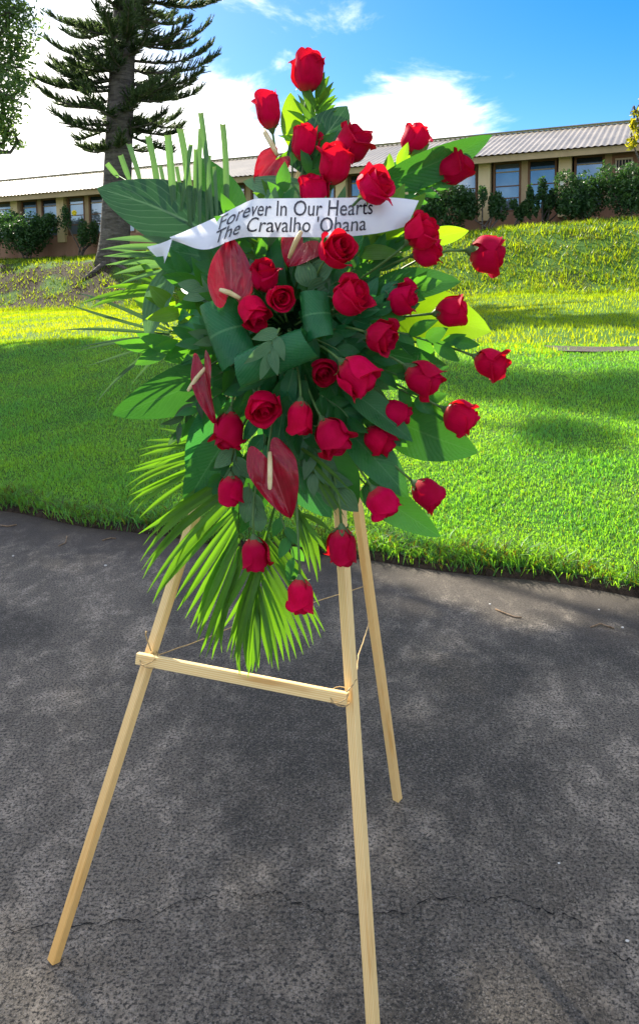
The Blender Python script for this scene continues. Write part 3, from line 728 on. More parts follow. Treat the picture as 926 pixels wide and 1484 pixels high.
for (fx, fy, zz, r) in [(.3,3.0,10,1.0),(1.5,2.7,10.4,.85),(-1,3.2,9.6,1.2),(-2.1,2.3,9.8,1.3),(-.3,1.9,10.6,.7),(-3,4.2,9,1.4),(-1.6,4.7,8.8,1.2),(-3,6.5,8,1.5),(-1.7,6.7,7.8,1.1),(-4.6,8.4,7.2,1.6),(-2.9,8.9,7,1.0),(.7,2.0,11,.6),(-4.6,5.6,8.4,1.6),(-4.2,2.6,9.4,1.4),(1.9,3.1,10.2,.6),(-.4,4.4,9.2,.7),(1.9,6.8,12,.5),(2.6,6.3,12.2,.55),(3.3,5.9,12,.6),(2.2,5.4,12.4,.35)]:
    SHADE.append((fx-.631*zz, fy+1.01*zz, zz, r, r, r*.7))
broad_tree('broadleaf_tree', 'leafy green tree reaching in at the upper left edge', (-9.6, 14.2, H(-9.6, 14.2)), LT+SHADE, 82000, 0.13, M['tree'], 4, 0.10, len(LT))
RT = []
for (x, y, Y, r) in [(921, 163, 9.0, .07), (926, 190, 9.0, .10), (916, 205, 9.0, .07), (945, 200, 9.1, .2), (960, 150, 9.2, .28), (918, 178, 9.05, .05)]:
    c = at(x, y, Y); RT.append((c.x, c.y, c.z, r, r, r))
RT += [(6.4, 10.0, 4.9, 1.0, 1.0, .8), (6.6, 10.4, 4.0, 1.1, 1.1, .7), (7.4, 10.2, 4.6, 1.0, 1.0, .8), (6.0, 10.0, 5.6, .8, .8, .7)]
broad_tree('young_tree', 'yellow-green leafy branch poking in at the right edge', (6.6, 10.2, H(6.6, 10.2)), RT, 6000, 0.075, M['tree_y'], 4, 0.035)
# ------------------------------------------------------------------ easel
easel = empty('wooden_easel', (FL+FR+BK)/3, 'pale pine tripod easel standing on the asphalt under the flowers', 'easel')
def stick(name, a, b, sw, sd, facing, ext0=0.0, ext1=0.0, twist=0.0, warm=(0, 0)):
    a, b = Vector(a), Vector(b); d = (b-a).normalized(); a = a-d*ext0; b = b+d*ext1
    s = d.cross(facing).normalized(); n = s.cross(d).normalized()
    if twist: q = Quaternion(d, twist); s = q @ s; n = q @ n
    v, f, uv, wc = [], [], [], []; bw = 0.0018; L = (b-a).length
    ring = [(-sw+bw, -sd), (sw-bw, -sd), (sw, -sd+bw), (sw, sd-bw), (sw-bw, sd), (-sw+bw, sd), (-sw, sd-bw), (-sw, -sd+bw)]
    per = [0]; 
    for i in range(8): per.append(per[-1]+math.hypot(ring[(i+1) % 8][0]-ring[i][0], ring[(i+1) % 8][1]-ring[i][1]))
    rnd = random.random()*5
    for k in range(9):
        c = a.lerp(b, k/8)
        for i in range(9):
            x, y = ring[i % 8]; v.append(c+s*x+n*y); wc.append((max(warm[1], warm[0]*max(0, 1-k/8*2.6)), 0, 0)); uv.append((rnd+per[i]*14, rnd+k/8*L*3))
    for k in range(8):
        for i in range(8): f.append((k*9+i, k*9+i+1, (k+1)*9+i+1, (k+1)*9+i))
    f.append(tuple(range(7, -1, -1))); f.append(tuple(8*9+i for i in range(8)))
    return part(name, v, f, M['wood'], easel, a, False, uv, wc)
fc = -PN if PN.y > 0 else PN
VIEW = Vector((0, -1, 0))
LEGW = 0.0115
lift = Vector((0, 0, 0.004))
stick('leg', FL+lift, APEX+Vector((-0.012, 0, 0)), LEGW, LEGW, fc, 0, 0.03, R_(-22), (1.0, 0.05))
stick('leg', FR+lift, APEX+Vector((0.014, 0, 0)), LEGW, LEGW, fc, 0, 0.03, R_(-24), (0.25, 0.0))
stick('leg', BK+lift, APEX+Vector((0.0, 0.03, -0.02)), LEGW, LEGW, fc, 0, 0.0, R_(-30), (0.4, 0.45))
xb0, xb1 = P(199, 954, 0.027), P(503, 1013, 0.027)
stick('crossbar', xb0, xb1, 0.013, 0.0085, fc)
tw_ = []
def twine(pts, r=0.0016, sag=0.0):
    g = []
    for a, b in zip(pts[:-1], pts[1:]):
        for i in range(9):
            t = i/8; p = a.lerp(b, t); p = p-Vector((0, 0, sag*4*t*(1-t)))+Vector((random.gauss(0, .0006), 0, random.gauss(0, .0006))); g.append(p)
    part('twine', *tube(g, r, 5), M['twine'], easel)
def onback(y):   # point on the rear leg at photo row y
    t = (1160-y)/(1160-232.0); best = None
    for k in range(200):
        p = BK.lerp(APEX, k/200); d = RM.transposed() @ (p-CAM); yy = CY - FPX*d.y/(-d.z)
        if best is None or abs(yy-y) < best[0]: best = (abs(yy-y), p)
    return best[1]
b1 = onback(846); b2 = onback(900)
twine([P(222, 945, 0.03), P(226, 950, -0.02), P(345, 905, -0.25), b1+Vector((-.014, -.014, 0))], 0.0014, 0.004)
twine([P(502, 1003, 0.035), P(516, 985, 0.0), P(519, 950, -0.12), b2+Vector((-.013, -.014, 0))], 0.0017, 0.003)
for (cx_, cy_) in ((217, 956), (492, 1010)):
    c = P(cx_, cy_, 0.02); g = []
    for k in range(26):
        a = 6.283*k/12.5; g.append(c+Vector((math.cos(a)*.021, -0.003+math.sin(a)*.028, 0.014*math.sin(a*0.5+1)-.004+k*.0002)))
    part('twine', *tube(g, 0.0013, 5), M['twine'], easel)
g = [P(219, 944, .03), P(214, 930, .03), P(211, 920, .035), P(212, 915, .035)]
part('twine', *tube(g, [.0014, .0014, .0018, .0026], 5), M['twine'], easel)

# ------------------------------------------------------------------ builders for the floral pieces
def frame(B, T, roll=0.0):
    a = (T-B).normalized(); n = (CAM-(B+T)/2); n = (n-a*n.dot(a)).normalized()
    n = Quaternion(a, R_(roll)) @ n; return a, a.cross(n).normalized(), n
PROF = {
 'ti': lambda t: (math.sin(math.pi*min(1, (t*0.94+0.06))**0.85))**0.75 if t < 1 else 0.02,
 'broad': lambda t: (math.sin(math.pi*(0.08+0.92*t)**0.70))**0.7 if t < 1 else 0.02,
 'lance': lambda t: math.sin(math.pi*(0.03+0.97*t)**0.75)**0.9 if t < 1 else 0.01,
 'round': lambda t: math.sqrt(max(0.0, 1-(2*(t*.985+.0075)-1)**2)) if t < 1 else 0.12,
 'strip': lambda t: 0.55+0.45*min(1, t*4) if t < 0.6 else (1-(t-0.6)/0.4*0.93 if t < 1 else 0.04),
 'cut': lambda t: 0.6+0.4*min(1, t*3),
}
def leaf_geo(B, T, W, prof='ti', roll=0, arch=0.06, tip=0.0, fold=0.12, nu=6, nv=12, wave=0.0, skew=0.0, bow=0.0):
    """arch: lift of the middle / tip: bend of the end (fractions of length, + toward viewer side)"""
    a, s, n = frame(B, T, roll); L = (T-B).length; v, uv = [], []; w0 = random.uniform(0, 6)
    sb = s if s.z > 0 else -s
    for j in range(nv+1):
        t = j/nv; hw = W*0.5*PROF[prof](t)
        c = B+a*(L*t)+n*(L*(arch*4*t*(1-t)+tip*t*t))+sb*(L*bow*4*t**1.2*(1-t))
        for i in range(nu+1):
            u = -1+2*i/nu; x = u*hw+skew*W*math.sin(math.pi*t)*0.5
            v.append(c+s*x+n*(fold*abs(u)*hw*1.0+wave*hw*math.sin(t*11+w0+(0 if u > 0 else 2))*abs(u)))
            uv.append((i/nu, t))
    return v, grid_faces(nu, nv), uv
def leaf_part(name, B, T, W, mat, parent=None, **k):
    v, f, uv = leaf_geo(B, T, W, **k); return part(name, v, f, M[mat], parent, B, True, uv)
def thing_leaf(name, label, bx, by_, tx, ty, wpx, ob, ot, mat, cat='leaf', group=None, stem=True, **k):
    B, T = P(bx, by_, ob), P(tx, ty, ot); W = wpx*pxm((B+T)/2)
    if stem:
        root = empty(name, B, label, cat, group)
        leaf_part('blade', B, T, W, mat, root, **k)
        e = P(420+(bx-420)*0.35, 470+(by_-470)*0.35, 0.04)
        part('stalk', *tube(bez(B+(T-B)*0.04, B-(T-B)*0.15, e.lerp(B, .4), e, 6), [.0022]*7, 5), M['stem'], root)
        return root
    o = leaf_part(name, B, T, W, mat, None, **k); return tag(o, label, cat, group)

foam = empty('floral_foam', P(420, 470, 0.03), 'dark green foam block hidden behind the blooms at the middle of the spray', 'foam')
fc0 = P(420, 470, 0.045)
fv = box_on(fc0, Vector((1, 0, 0)), Vector((0, 1, 0)), Vector((0, 0, 1)), -.085, .085, -.04, .04, -.14, .14)
part('block', fv, BOXF, M['foam'], foam, None, False)
part('tie', *tube([fc0+Vector((0, .03, .13)), fc0+Vector((0, .07, .17)), fc0.lerp(APEX, .8)+Vector((0, 0, 0))], .002, 5), M['twine'], foam)

# ---- big leaves
BIG = [
 ('broad dark leaf stretching farthest left beside the pine trunk', 332,352,141,272,98,.05,.06,'ti_stripe',dict(prof='broad',roll=12,arch=.03,fold=.05,skew=.12)),
 ('large smooth leaf pointing down-left over the shaded grass', 338,532,163,601,74,.10,.08,'ti',dict(prof='broad',roll=-14,arch=.05,fold=.14)),
 ('long leaf reaching to the upper right past the roof line', 545,268,713,195,52,.12,.06,'ti',dict(prof='ti',roll=24,arch=.05,fold=.3)),
 ('sunlit yellow-green broad leaf on the right edge of the spray', 578,448,711,480,84,.03,.05,'ti_bright',dict(prof='broad',roll=-10,arch=.05,fold=.10)),
 ('broad leaf behind the rightmost lower rose over the grass', 565,606,692,656,82,.06,.06,'ti',dict(prof='broad',roll=16,arch=.06,fold=.12)),
 ('pointed leaf hanging lowest on the right over the grass', 528,702,638,778,54,.07,.05,'ti',dict(prof='broad',roll=10,arch=.05,fold=.15)),
 ('striped dark leaf rising behind the roses near the top', 436,250,503,153,74,.06,.02,'ti_stripe',dict(prof='broad',roll=-10,arch=.04,fold=.15)),
 ('pale folded leaf standing on edge at the left of the spray', 252,388,214,494,42,.10,.10,'euca',dict(prof='ti',roll=30,arch=.04,fold=.5)),
 ('blue-green broad leaf behind the upright palm strips', 338,330,292,228,66,.04,.02,'ti',dict(prof='broad',roll=8,arch=.04,fold=.1)),
 ('small bright yellow-green leaf right of the paired roses', 614,346,679,334,27,.08,.06,'ti_bright',dict(prof='ti',roll=0,arch=.05,fold=.1)),
 ('dark pointed leaf hanging below the small central rose', 428,598,433,670,40,.17,.17,'ti',dict(prof='broad',roll=-12,arch=.06,fold=.25)),
 ('dark broad leaf just under the left half of the ribbon', 372,388,244,362,80,.12,.10,'ti',dict(prof='broad',roll=8,arch=.05,fold=.1)),
 ('green leaf slanting down-right above the lowest right roses', 500,620,592,722,58,.13,.10,'ti',dict(prof='ti',roll=-18,arch=.05,fold=.2)),
 ('dark drooping leaf in front of the rear easel leg', 470,640,516,738,66,.12,.09,'lance',dict(prof='broad',roll=10,arch=.06,fold=.1)),
 ('pale leaf lying flat just above the ribbon centre', 462,292,352,262,44,.15,.13,'euca',dict(prof='broad',roll=20,arch=.05,fold=.1)),
 ('upright backlit oval leaf between the two topmost roses', 424,212,421,133,33,.04,.03,'ti_bright',dict(prof='ti',roll=10,arch=.03,fold=.15)),
 ('grey-green leaf standing upright right of the ribbon end', 560,345,588,280,40,.10,.06,'euca',dict(prof='ti',roll=20,arch=.05,fold=.2)),
 ('long dark leaf between the rightmost roses pointing right', 520,500,650,532,46,.13,.08,'ti',dict(prof='ti',roll=14,arch=.06,fold=.2)),
 ('dark leaf fanning right below the long-stemmed rose', 540,420,668,408,50,.09,.06,'ti',dict(prof='ti',roll=-20,arch=.06,fold=.2)),
 ('dark leaf hanging left of the lowest anthurium', 385,640,345,775,62,.10,.08,'ti',dict(prof='ti',roll=-10,arch=.04,fold=.12)),
 ('dark blue-green leaf behind the lowest anthurium on its right', 405,640,480,750,78,.09,.07,'roll',dict(prof='broad',roll=8,arch=.05,fold=.08)),
 ('deep green leaf over the upper end of the bright lower palm', 330,575,272,690,60,.09,.07,'roll',dict(prof='ti',roll=-8,arch=.05,fold=.15)),
 ('dark leaf crossing below the two hidden roses', 500,560,598,640,44,.19,.15,'ti',dict(prof='ti',roll=-22,arch=.05,fold=.2)),
 ('dark leaf covering the hidden top of the right easel leg', 478,556,520,650,56,.17,.12,'ti',dict(prof='broad',roll=-12,arch=.06,fold=.15)),
 ('dark leaf covering the left easel leg beside the hanging rose', 335,625,268,735,58,.13,.08,'ti',dict(prof='ti',roll=14,arch=.05,fold=.15)),
 ('glossy green leaf left of the upright rolled leaf', 345,470,252,455,48,.15,.11,'roll',dict(prof='broad',roll=18,arch=.06,fold=.12)),
 ('glossy green leaf below the upright rolled leaf', 375,520,290,560,50,.16,.12,'ti',dict(prof='broad',roll=-16,arch=.06,fold=.14)),
 ('dark upper right leaf tucked behind the rose above the ribbon end', 520,300,640,222,48,.06,.03,'roll',dict(prof='ti',roll=-30,arch=.05,fold=.25)),
]
for d in BIG:
    thing_leaf('broad_leaf', d[0], *d[1:9][:8][0:8], **d[9]) if False else thing_leaf('broad_leaf', d[0], d[1], d[2], d[3], d[4], d[5], d[6], d[7], d[8], 'leaf', 'broad leaves of the spray', **d[9])

# ---- rolled leaves
def rolled(label, ax, ay, bx, by_, rpx, off, a0, a1, rot=0):
    A, B = P(ax, ay, off), P(bx, by_, off); a, s, n = frame(A, B, rot); L = (B-A).length; r = rpx*pxm(A); v, uv = [], []
    nu, nv = 22, 8
    for j in range(nv+1):
        t = j/nv
        for i in range(nu+1):
            g = R_(a0+(a1-a0)*i/nu); rr_ = r*(1+0.05*math.sin(g*2+t*3))*(1-0.10*abs(2*t-1)**3)
            e = 0.06*L*math.sin(g*1.3)
            v.append(A+a*(L*t+e*(t-.5))+s*(math.sin(g)*rr_*1.05)+n*(math.cos(g)*rr_*0.72)); uv.append((0.5+(t-.5)*.98, i/nu))
    o = part('rolled_leaf', v, grid_faces(nu, nv), M['roll'], None, A, True, uv); return tag(o, label, 'leaf', 'rolled leaves at the centre')
rolled('wide horizontal rolled leaf loop at the centre of the spray', 346,538,449,496,25,.285,-150,165)
rolled('upright rolled leaf loop left of the three clustered roses', 316,440,347,527,28,.245,-140,150)
rolled('smaller rolled leaf loop right of the three clustered roses', 455,424,463,491,21,.255,-150,150)

# ---- palm fronds: each leaflet its own part
def frond(label, rachis, leaflets, mat, off0, off1, wdef, prof='strip', arch=0.03, tip=-0.05, fold=0.25, name='palm_frond', rr_=0.003):
    pts = [P(x, y, off0+(off1-off0)*i/(len(rachis)-1)) for i, (x, y) in enumerate(rachis)]
    root = empty(name, pts[0], label, 'palm frond', 'palm fronds of the spray')
    part('rachis', *tube(pts, [rr_*(1-0.6*i/(len(pts)-1)) for i in range(len(pts))], 6), M['palm'] if mat != 'palm_grey' else M[mat], root)
    if mat == 'palm' and wdef >= 9 and len(leaflets) > 6:
        extra = []
        for a_, b_ in zip(leaflets[:-1], leaflets[1:]):
            if math.hypot(a_[2]-b_[2], a_[3]-b_[3]) < 60: extra.append(tuple((p_+q_)/2+random.uniform(-4, 4) for p_, q_ in zip(a_[:4], b_[:4]))+(wdef*.74,))
        leaflets = [l[:4]+((l[4] if len(l) > 4 else wdef)*.84,) for l in leaflets]+extra
    for l in leaflets:
        bx, by_, tx, ty = l[:4]; wp = l[4] if len(l) > 4 else wdef
        # depth of the base: nearest rachis point
        k = min(range(len(rachis)), key=lambda i: (rachis[i][0]-bx)**2+(rachis[i][1]-by_)**2)
        ob = off0+(off1-off0)*k/(len(rachis)-1)
        B, T = P(bx, by_, ob+random.uniform(-.004, .006)), P(tx, ty, ob+random.uniform(-.035, .03))
        leaf_part('leaflet', B, T, wp*(.8 if prof == 'cut' else 1)*pxm(B), mat, root, prof=prof, roll=random.uniform(-25, 25), arch=arch*random.uniform(.4, 1.6), tip=tip*random.uniform(.3, 1.6), fold=fold*random.uniform(.5, 2.2), nu=4, nv=9, bow=(random.uniform(.0, .07) if prof == 'strip' else random.uniform(-.02, .02)))
    return root
frond('upright grey-green palm frond with cut square tips at the upper left', [(305,345),(260,315),(215,280),(165,250)],
  [(172,256,155,236,9),(189,262,175,224,10),(204,266,187,206,10),(230,290,214,195,12),(253,304,243,194,13),(276,328,262,183,13),(262,305,277,208,8),(290,328,291,182,9),(308,318,290,160,10),(328,318,323,177,11),(280,320,283,215,7),(300,320,304,222,8),(240,285,232,238,7),(268,300,256,240,7),(315,320,310,240,7)],
  'palm_grey', .07, .04, 9, 'cut', .02, -.03, .3)
frond('grey-green palm frond spreading left beneath the ribbon tail', [(300,385),(265,372),(245,366)],
  [(262,350,152,346,9),(262,358,145,361,9),(264,366,149,371,9),(260,373,153,384,9),(258,380,163,398,8),(262,386,158,362,6),(262,388,170,412,7)],
  'palm_grey', .08, .06, 9, 'strip', .03, -.02, .3)
frond('sunlit narrow palm frond at the left above the dark blades', [(290,440),(255,425),(235,418)],
  [(250,420,128,446,11),(245,424,112,440,9),(242,418,150,418,8),(232,412,192,368,9),(238,416,176,396,7)],
  'palm', .07, .05, 9, 'strip', .04, -.04, .3)
frond('fan of thin dark palm blades at the far left', [(285,470),(255,478),(235,482)],
  [(250,480,98,424,5),(248,482,80,447,5),(246,484,84,480,5),(246,486,108,501,4),(246,488,104,511,4),(246,488,122,532,4),(250,486,132,588,5),(252,488,150,566,4),(240,470,196,440,6),(245,474,208,432,5),(250,490,188,560,4),(240,478,150,436,4)],
  'palm_dark', .07, .05, 5, 'strip', .06, -.10, .25)
frond('bright palm frond at the lower left above the easel leg', [(345,610),(300,630),(282,660),(270,710)],
  [(296,636,205,640,7),(292,642,197,664,9),(288,655,178,692,9),(283,668,182,714,10),(278,682,180,736,10),(276,695,198,752,9),(300,640,222,620,6)],
  'palm', .09, .07, 9, 'strip', .04, -.08, .3)
frond('large sunlit palm frond fanning over the left easel leg', [(372,640),(350,700),(345,760),(352,820)],
  [(348,676,222,770,12),(346,684,200,776,13),(344,694,196,813,14),(342,706,205,840,13),(340,722,215,880,14),(342,740,240,848,11),(344,752,256,892,13),(346,766,274,918,13),(347,780,284,920,11),(348,792,292,958,13),(350,800,310,962,13),(352,812,322,930,12),(346,700,230,800,10)],
  'palm', .115, .10, 12, 'strip', .05, -.07, .3)
frond('palm frond hanging lowest with pointed tips above the crossbar', [(402,720),(386,780),(374,860),(367,930)],
  [(388,770,318,905,12),(385,785,328,950,13),(382,800,338,962,13),(380,815,345,980,14),(377,835,354,975,12),(374,855,360,985,12),(372,880,372,972,10),(374,866,388,966,11),(376,850,402,973,12),(378,834,420,960,12),(380,818,438,950,12),(384,800,456,934,11),(388,785,470,918,11),(392,772,462,880,10),(370,900,366,978,9)],
  'palm', .10, .09, 12, 'strip', .05, -.06, .3)
frond('small palm frond of pale lines right of the lowest anthurium', [(420,635),(448,668),(470,700)],
  [(430,645,512,716,6),(436,655,504,738,6),(442,664,500,752,6),(448,672,488,748,5)],
  'palm', .165, .14, 6, 'strip', .03, -.04, .25)
frond('palm frond hanging between the two lowest roses', [(415,690),(432,740),(440,770)],
  [(428,735,466,828,10),(432,742,458,845,10),(436,750,474,800,9),(425,730,448,830,9),(438,745,480,770,8)],
  'palm', .12, .11, 9, 'strip', .03, -.04, .25)
frond('yellow-green palm frond rising behind the topmost rose', [(446,250),(455,180),(462,118)],
  [(452,205,402,196,10),(453,190,408,170,10),(455,178,424,140,10),(457,168,434,125,10),(458,160,440,112,9),(460,150,484,118,11),(459,165,487,136,12),(457,178,488,150,12),(456,192,490,165,11),(450,215,385,268,9),(452,200,392,236,8),(462,135,466,100,9),(461,140,478,108,11)],
  'palm', .035, .02, 11, 'strip', .03, -.04, .3)
frond('little green palm fan showing just below the ribbon', [(398,402),(388,372),(386,345)],
  [(394,388,342,366,9),(392,380,344,352,9),(390,372,352,340,9),(389,365,366,336,8),(388,360,380,330,8),(390,366,404,334,8),(392,376,416,340,8),(393,384,420,352,8)],
  'palm', .17, .16, 9, 'strip', .03, -.03, .3)
frond('yellow-green palm tips in front of the upper left anthurium', [(398,300),(388,280)],
  [(392,292,371,266,8),(390,288,378,258,8),(390,286,386,254,8),(392,286,394,262,7),(388,292,366,278,8)],
  'palm', .15, .14, 8, 'strip', .03, .0, .3)

ROSES = [
 ('crimson rose at the very top of the spray against the sky',447,103,44,50,84,8,'cup',.04),
 ('crimson rose at the upper left against the white cloud',389,160,36,48,100,6,'bud',.06),
 ('rose just below the upright oval leaf near the top',442,208,38,44,84,12,'bud',.10),
 ('left rose of the overlapping pair above the ribbon',485,238,46,52,80,18,'cup',.16),
 ('right rose of the overlapping pair above the ribbon',510,208,48,48,58,14,'cup',.12),
 ('rose half hidden behind the ribbon above the word Our',455,277,40,40,95,15,'bud',.17),
 ('wide rose touching the ribbon top above the word Hearts',543,268,58,44,40,30,'open',.30),
 ('rose with spread green sepals in front of the roof at the upper right',601,202,40,40,62,8,'cup',.06),
 ('tilted rose below the long upper right leaf before the windows',656,244,50,48,32,8,'cup',.06),
 ('upper rose of the pair at the ribbon end',609,336,48,42,40,20,'cup',.25),
 ('lower rose of the pair at the ribbon end',619,363,44,40,18,18,'cup',.19),
 ('rightmost long-stemmed rose before the grassy bank',704,365,50,40,-6,4,'bud',.08),
 ('open rose facing forward just below the word Ohana',489,361,54,54,40,52,'open',.305),
 ('upper rose of the tight cluster of three',382,401,46,46,86,30,'cup',.26),
 ('open swirled rose at the right of the tight cluster of three',406,430,42,50,-30,66,'open',.285),
 ('lower left rose of the tight cluster of three',367,450,46,48,-60,30,'cup',.275),
 ('rose right of the small rolled leaf pointing upper right',507,431,52,46,35,30,'cup',.26),
 ('rose partly covered by an olive leaf in the right half',583,433,50,44,10,18,'cup',.18),
 ('rose lying on the bright yellow-green leaf',653,451,44,40,6,6,'bud',.10),
 ('rose right of centre above the heart-shaped rose',551,488,52,42,-20,26,'cup',.235),
 ('dark small rose facing forward left of the heart-shaped rose',468,539,42,42,-60,62,'open',.235),
 ('large heart-shaped rose pointing down-right near the middle',517,543,58,54,-42,16,'cup',.255),
 ('large rose right of the heart-shaped rose over the grass edge',613,546,54,50,-34,10,'cup',.19),
 ('rose farthest right above the shaded grass',711,526,48,48,-24,22,'cup',.08),
 ('rose over the broad leaf at the right with grass behind',666,604,52,46,-28,10,'cup',.11),
 ('small half-hidden rose behind the crossing dark leaf',573,597,36,40,-30,10,'bud',.15),
 ('red rose sliver below the crossing dark leaf',551,634,40,42,-50,14,'bud',.13),
 ('large open rose left of the small central hanging rose',381,588,52,56,-75,50,'open',.25),
 ('hanging rose with dark open mouth below the side-on anthurium',332,623,50,54,-96,14,'cup',.20),
 ('small hanging rose with long sepals below the rolled leaf',436,604,37,46,-90,6,'bud',.235),
 ('rose tilting down-right below the dark small rose',480,632,50,50,-62,14,'cup',.215),
 ('hanging rose left of the lowest anthurium',334,709,40,42,-92,4,'bud',.165),
 ('hanging rose over the lowest palm frond at its left',370,802,40,44,-86,4,'bud',.15),
 ('lowest rose of the whole spray',436,862,42,50,-88,4,'bud',.14),
 ('hanging rose covering the top of the right front easel leg',496,790,44,48,-88,4,'bud',.13),
 ('rose over the grass left of the lowest right rose',554,727,50,46,-55,8,'cup',.13),
 ('lower right rose nearest the hanging pointed leaf',618,714,44,44,-40,8,'bud',.10),
]
# ---- leafy sprigs
def sprig(label, bx, by_, ang, lpx, n, leaf_px, wpx, mat, off0, off1, prof='lance', group='leafy sprigs filling the spray', ends=True, name='leafy_sprig'):
    a = R_(ang); pts = []
    for i in range(7):
        t = i/6; c = 0.12*math.sin(t*3)*(1 if (bx*7+by_) % 2 else -1)
        pts.append(P(bx+math.cos(a+c)*lpx*t, by_-math.sin(a+c)*lpx*t, off0+(off1-off0)*t))
    root = empty(name, pts[0], label, 'greenery', group)
    part('stem', *tube(pts, [.0022*(1-.6*i/6) for i in range(7)], 5), M['stem'], root)
    for k in range(n):
        t = 0.12+0.84*k/max(1, n-1) if ends else 0.2+0.7*k/n
        B = spline(pts, t); s = 1 if k % 2 else -1
        la = a+s*R_(random.uniform(28, 60))*(1-0.5*t) if not (ends and k == n-1) else a
        m_ = pxm(B); L = leaf_px*random.uniform(.8, 1.2)*m_
        T = B+Vector((math.cos(la)*L, random.uniform(-.35, .25)*L, math.sin(la)*L))
        leaf_part('leaf', B, T, wpx*random.uniform(.85, 1.15)*m_, mat, root, prof=prof, roll=random.uniform(-35, 35), arch=random.uniform(.02, .09), tip=random.uniform(-.12, .02), fold=random.uniform(.08, .3), nu=4, nv=8)
    return root
RS = [(0,175),(20,185),(40,190),(60,205),(80,280),(90,285),(100,270),(120,215),(140,190),(160,185),(180,175),(200,185),(220,150),(240,165),(260,255),(270,280),(280,260),(300,215),(320,190),(340,180),(360,175)]
def rsil(d):
    d %= 360
    for (a, r), (b, s) in zip(RS[:-1], RS[1:]):
        if a <= d <= b: return r+(s-r)*(d-a)/(b-a)
SHORT = {0:'topmost rose',1:'upper left rose by the cloud',2:'rose under the oval leaf',3:'left rose of the top pair',4:'right rose of the top pair',6:'wide rose on the ribbon top',7:'sepalled rose before the roof',8:'tilted rose before the windows',9:'upper rose at the ribbon end',12:'open rose under the lettering',13:'upper rose of the cluster of three',14:'swirled rose of the cluster of three',15:'lower rose of the cluster of three',16:'rose beside the small rolled leaf',17:'rose under the olive leaf',18:'rose on the yellow-green leaf',19:'rose above the heart-shaped rose',20:'dark small forward rose',21:'heart-shaped rose',22:'large rose over the grass edge',23:'farthest right rose',24:'rose on the right broad leaf',25:'half-hidden right rose',27:'large open lower left rose',28:'hanging rose with open mouth',29:'small hanging central rose',30:'rose tilting down-right',31:'hanging rose left of the lowest anthurium',32:'hanging rose on the lowest palm',33:'lowest rose',34:'rose atop the right easel leg',35:'rose over grass at lower right',36:'lowest right rose'}
USED = set()
def where(head, x, y):
    o_ = sorted(SHORT, key=lambda i: (ROSES[i][1]-x)**2+(ROSES[i][2]-y)**2)
    for i in o_[:9]:
        dx, dy = x-ROSES[i][1], y-ROSES[i][2]; a = math.degrees(math.atan2(-dy, dx)) % 360
        d = ['right of','above and right of','above','above and left of','left of','below and left of','below','below and right of'][int((a+22.5)//45) % 8]
        t = f'{head} {d} the {SHORT[i]}'
        if t not in USED: USED.add(t); return t
    return t
def rnd_leaf(k, frac0, frac1, zoff, wpx, mat, label, group):
    th = (k*137.5+random.uniform(-12, 12)) % 360; r = rsil(th); a = R_(th)
    f0, f1 = random.uniform(*frac0), random.uniform(*frac1)
    bx, by_, tx, ty = 420+math.cos(a)*r*f0, 480-math.sin(a)*r*f0, 420+math.cos(a+random.uniform(-.2, .2))*r*f1, 480-math.sin(a+random.uniform(-.2, .2))*r*f1
    label = where(label, bx*.35+tx*.65, by_*.35+ty*.65)
    return thing_leaf('backing_leaf', label, bx, by_, tx, ty, wpx*random.uniform(.8, 1.2), dome(bx, by_)+zoff, dome(tx, ty)+zoff-.02, mat, 'leaf', group, True, prof=random.choice(['ti', 'broad', 'lance']), roll=random.uniform(-40, 40), arch=random.uniform(.02, .08), tip=random.uniform(-.1, .05), fold=random.uniform(.08, .25))
for k in range(46):
    rnd_leaf(k, (.1, .45), (.72, .96), -.075+.03*random.random(), 52, ['roll', 'lance', 'ti'][k % 3], 'dark backing leaf', 'dark leaves layered behind the roses')
for k in range(34):
    rnd_leaf(k+100, (.02, .6), (.45, .85), -.02+.03*random.random(), 36, ['lance', 'roll', 'lance', 'euca'][k % 4], 'smaller green leaf', 'dark leaves among the roses')
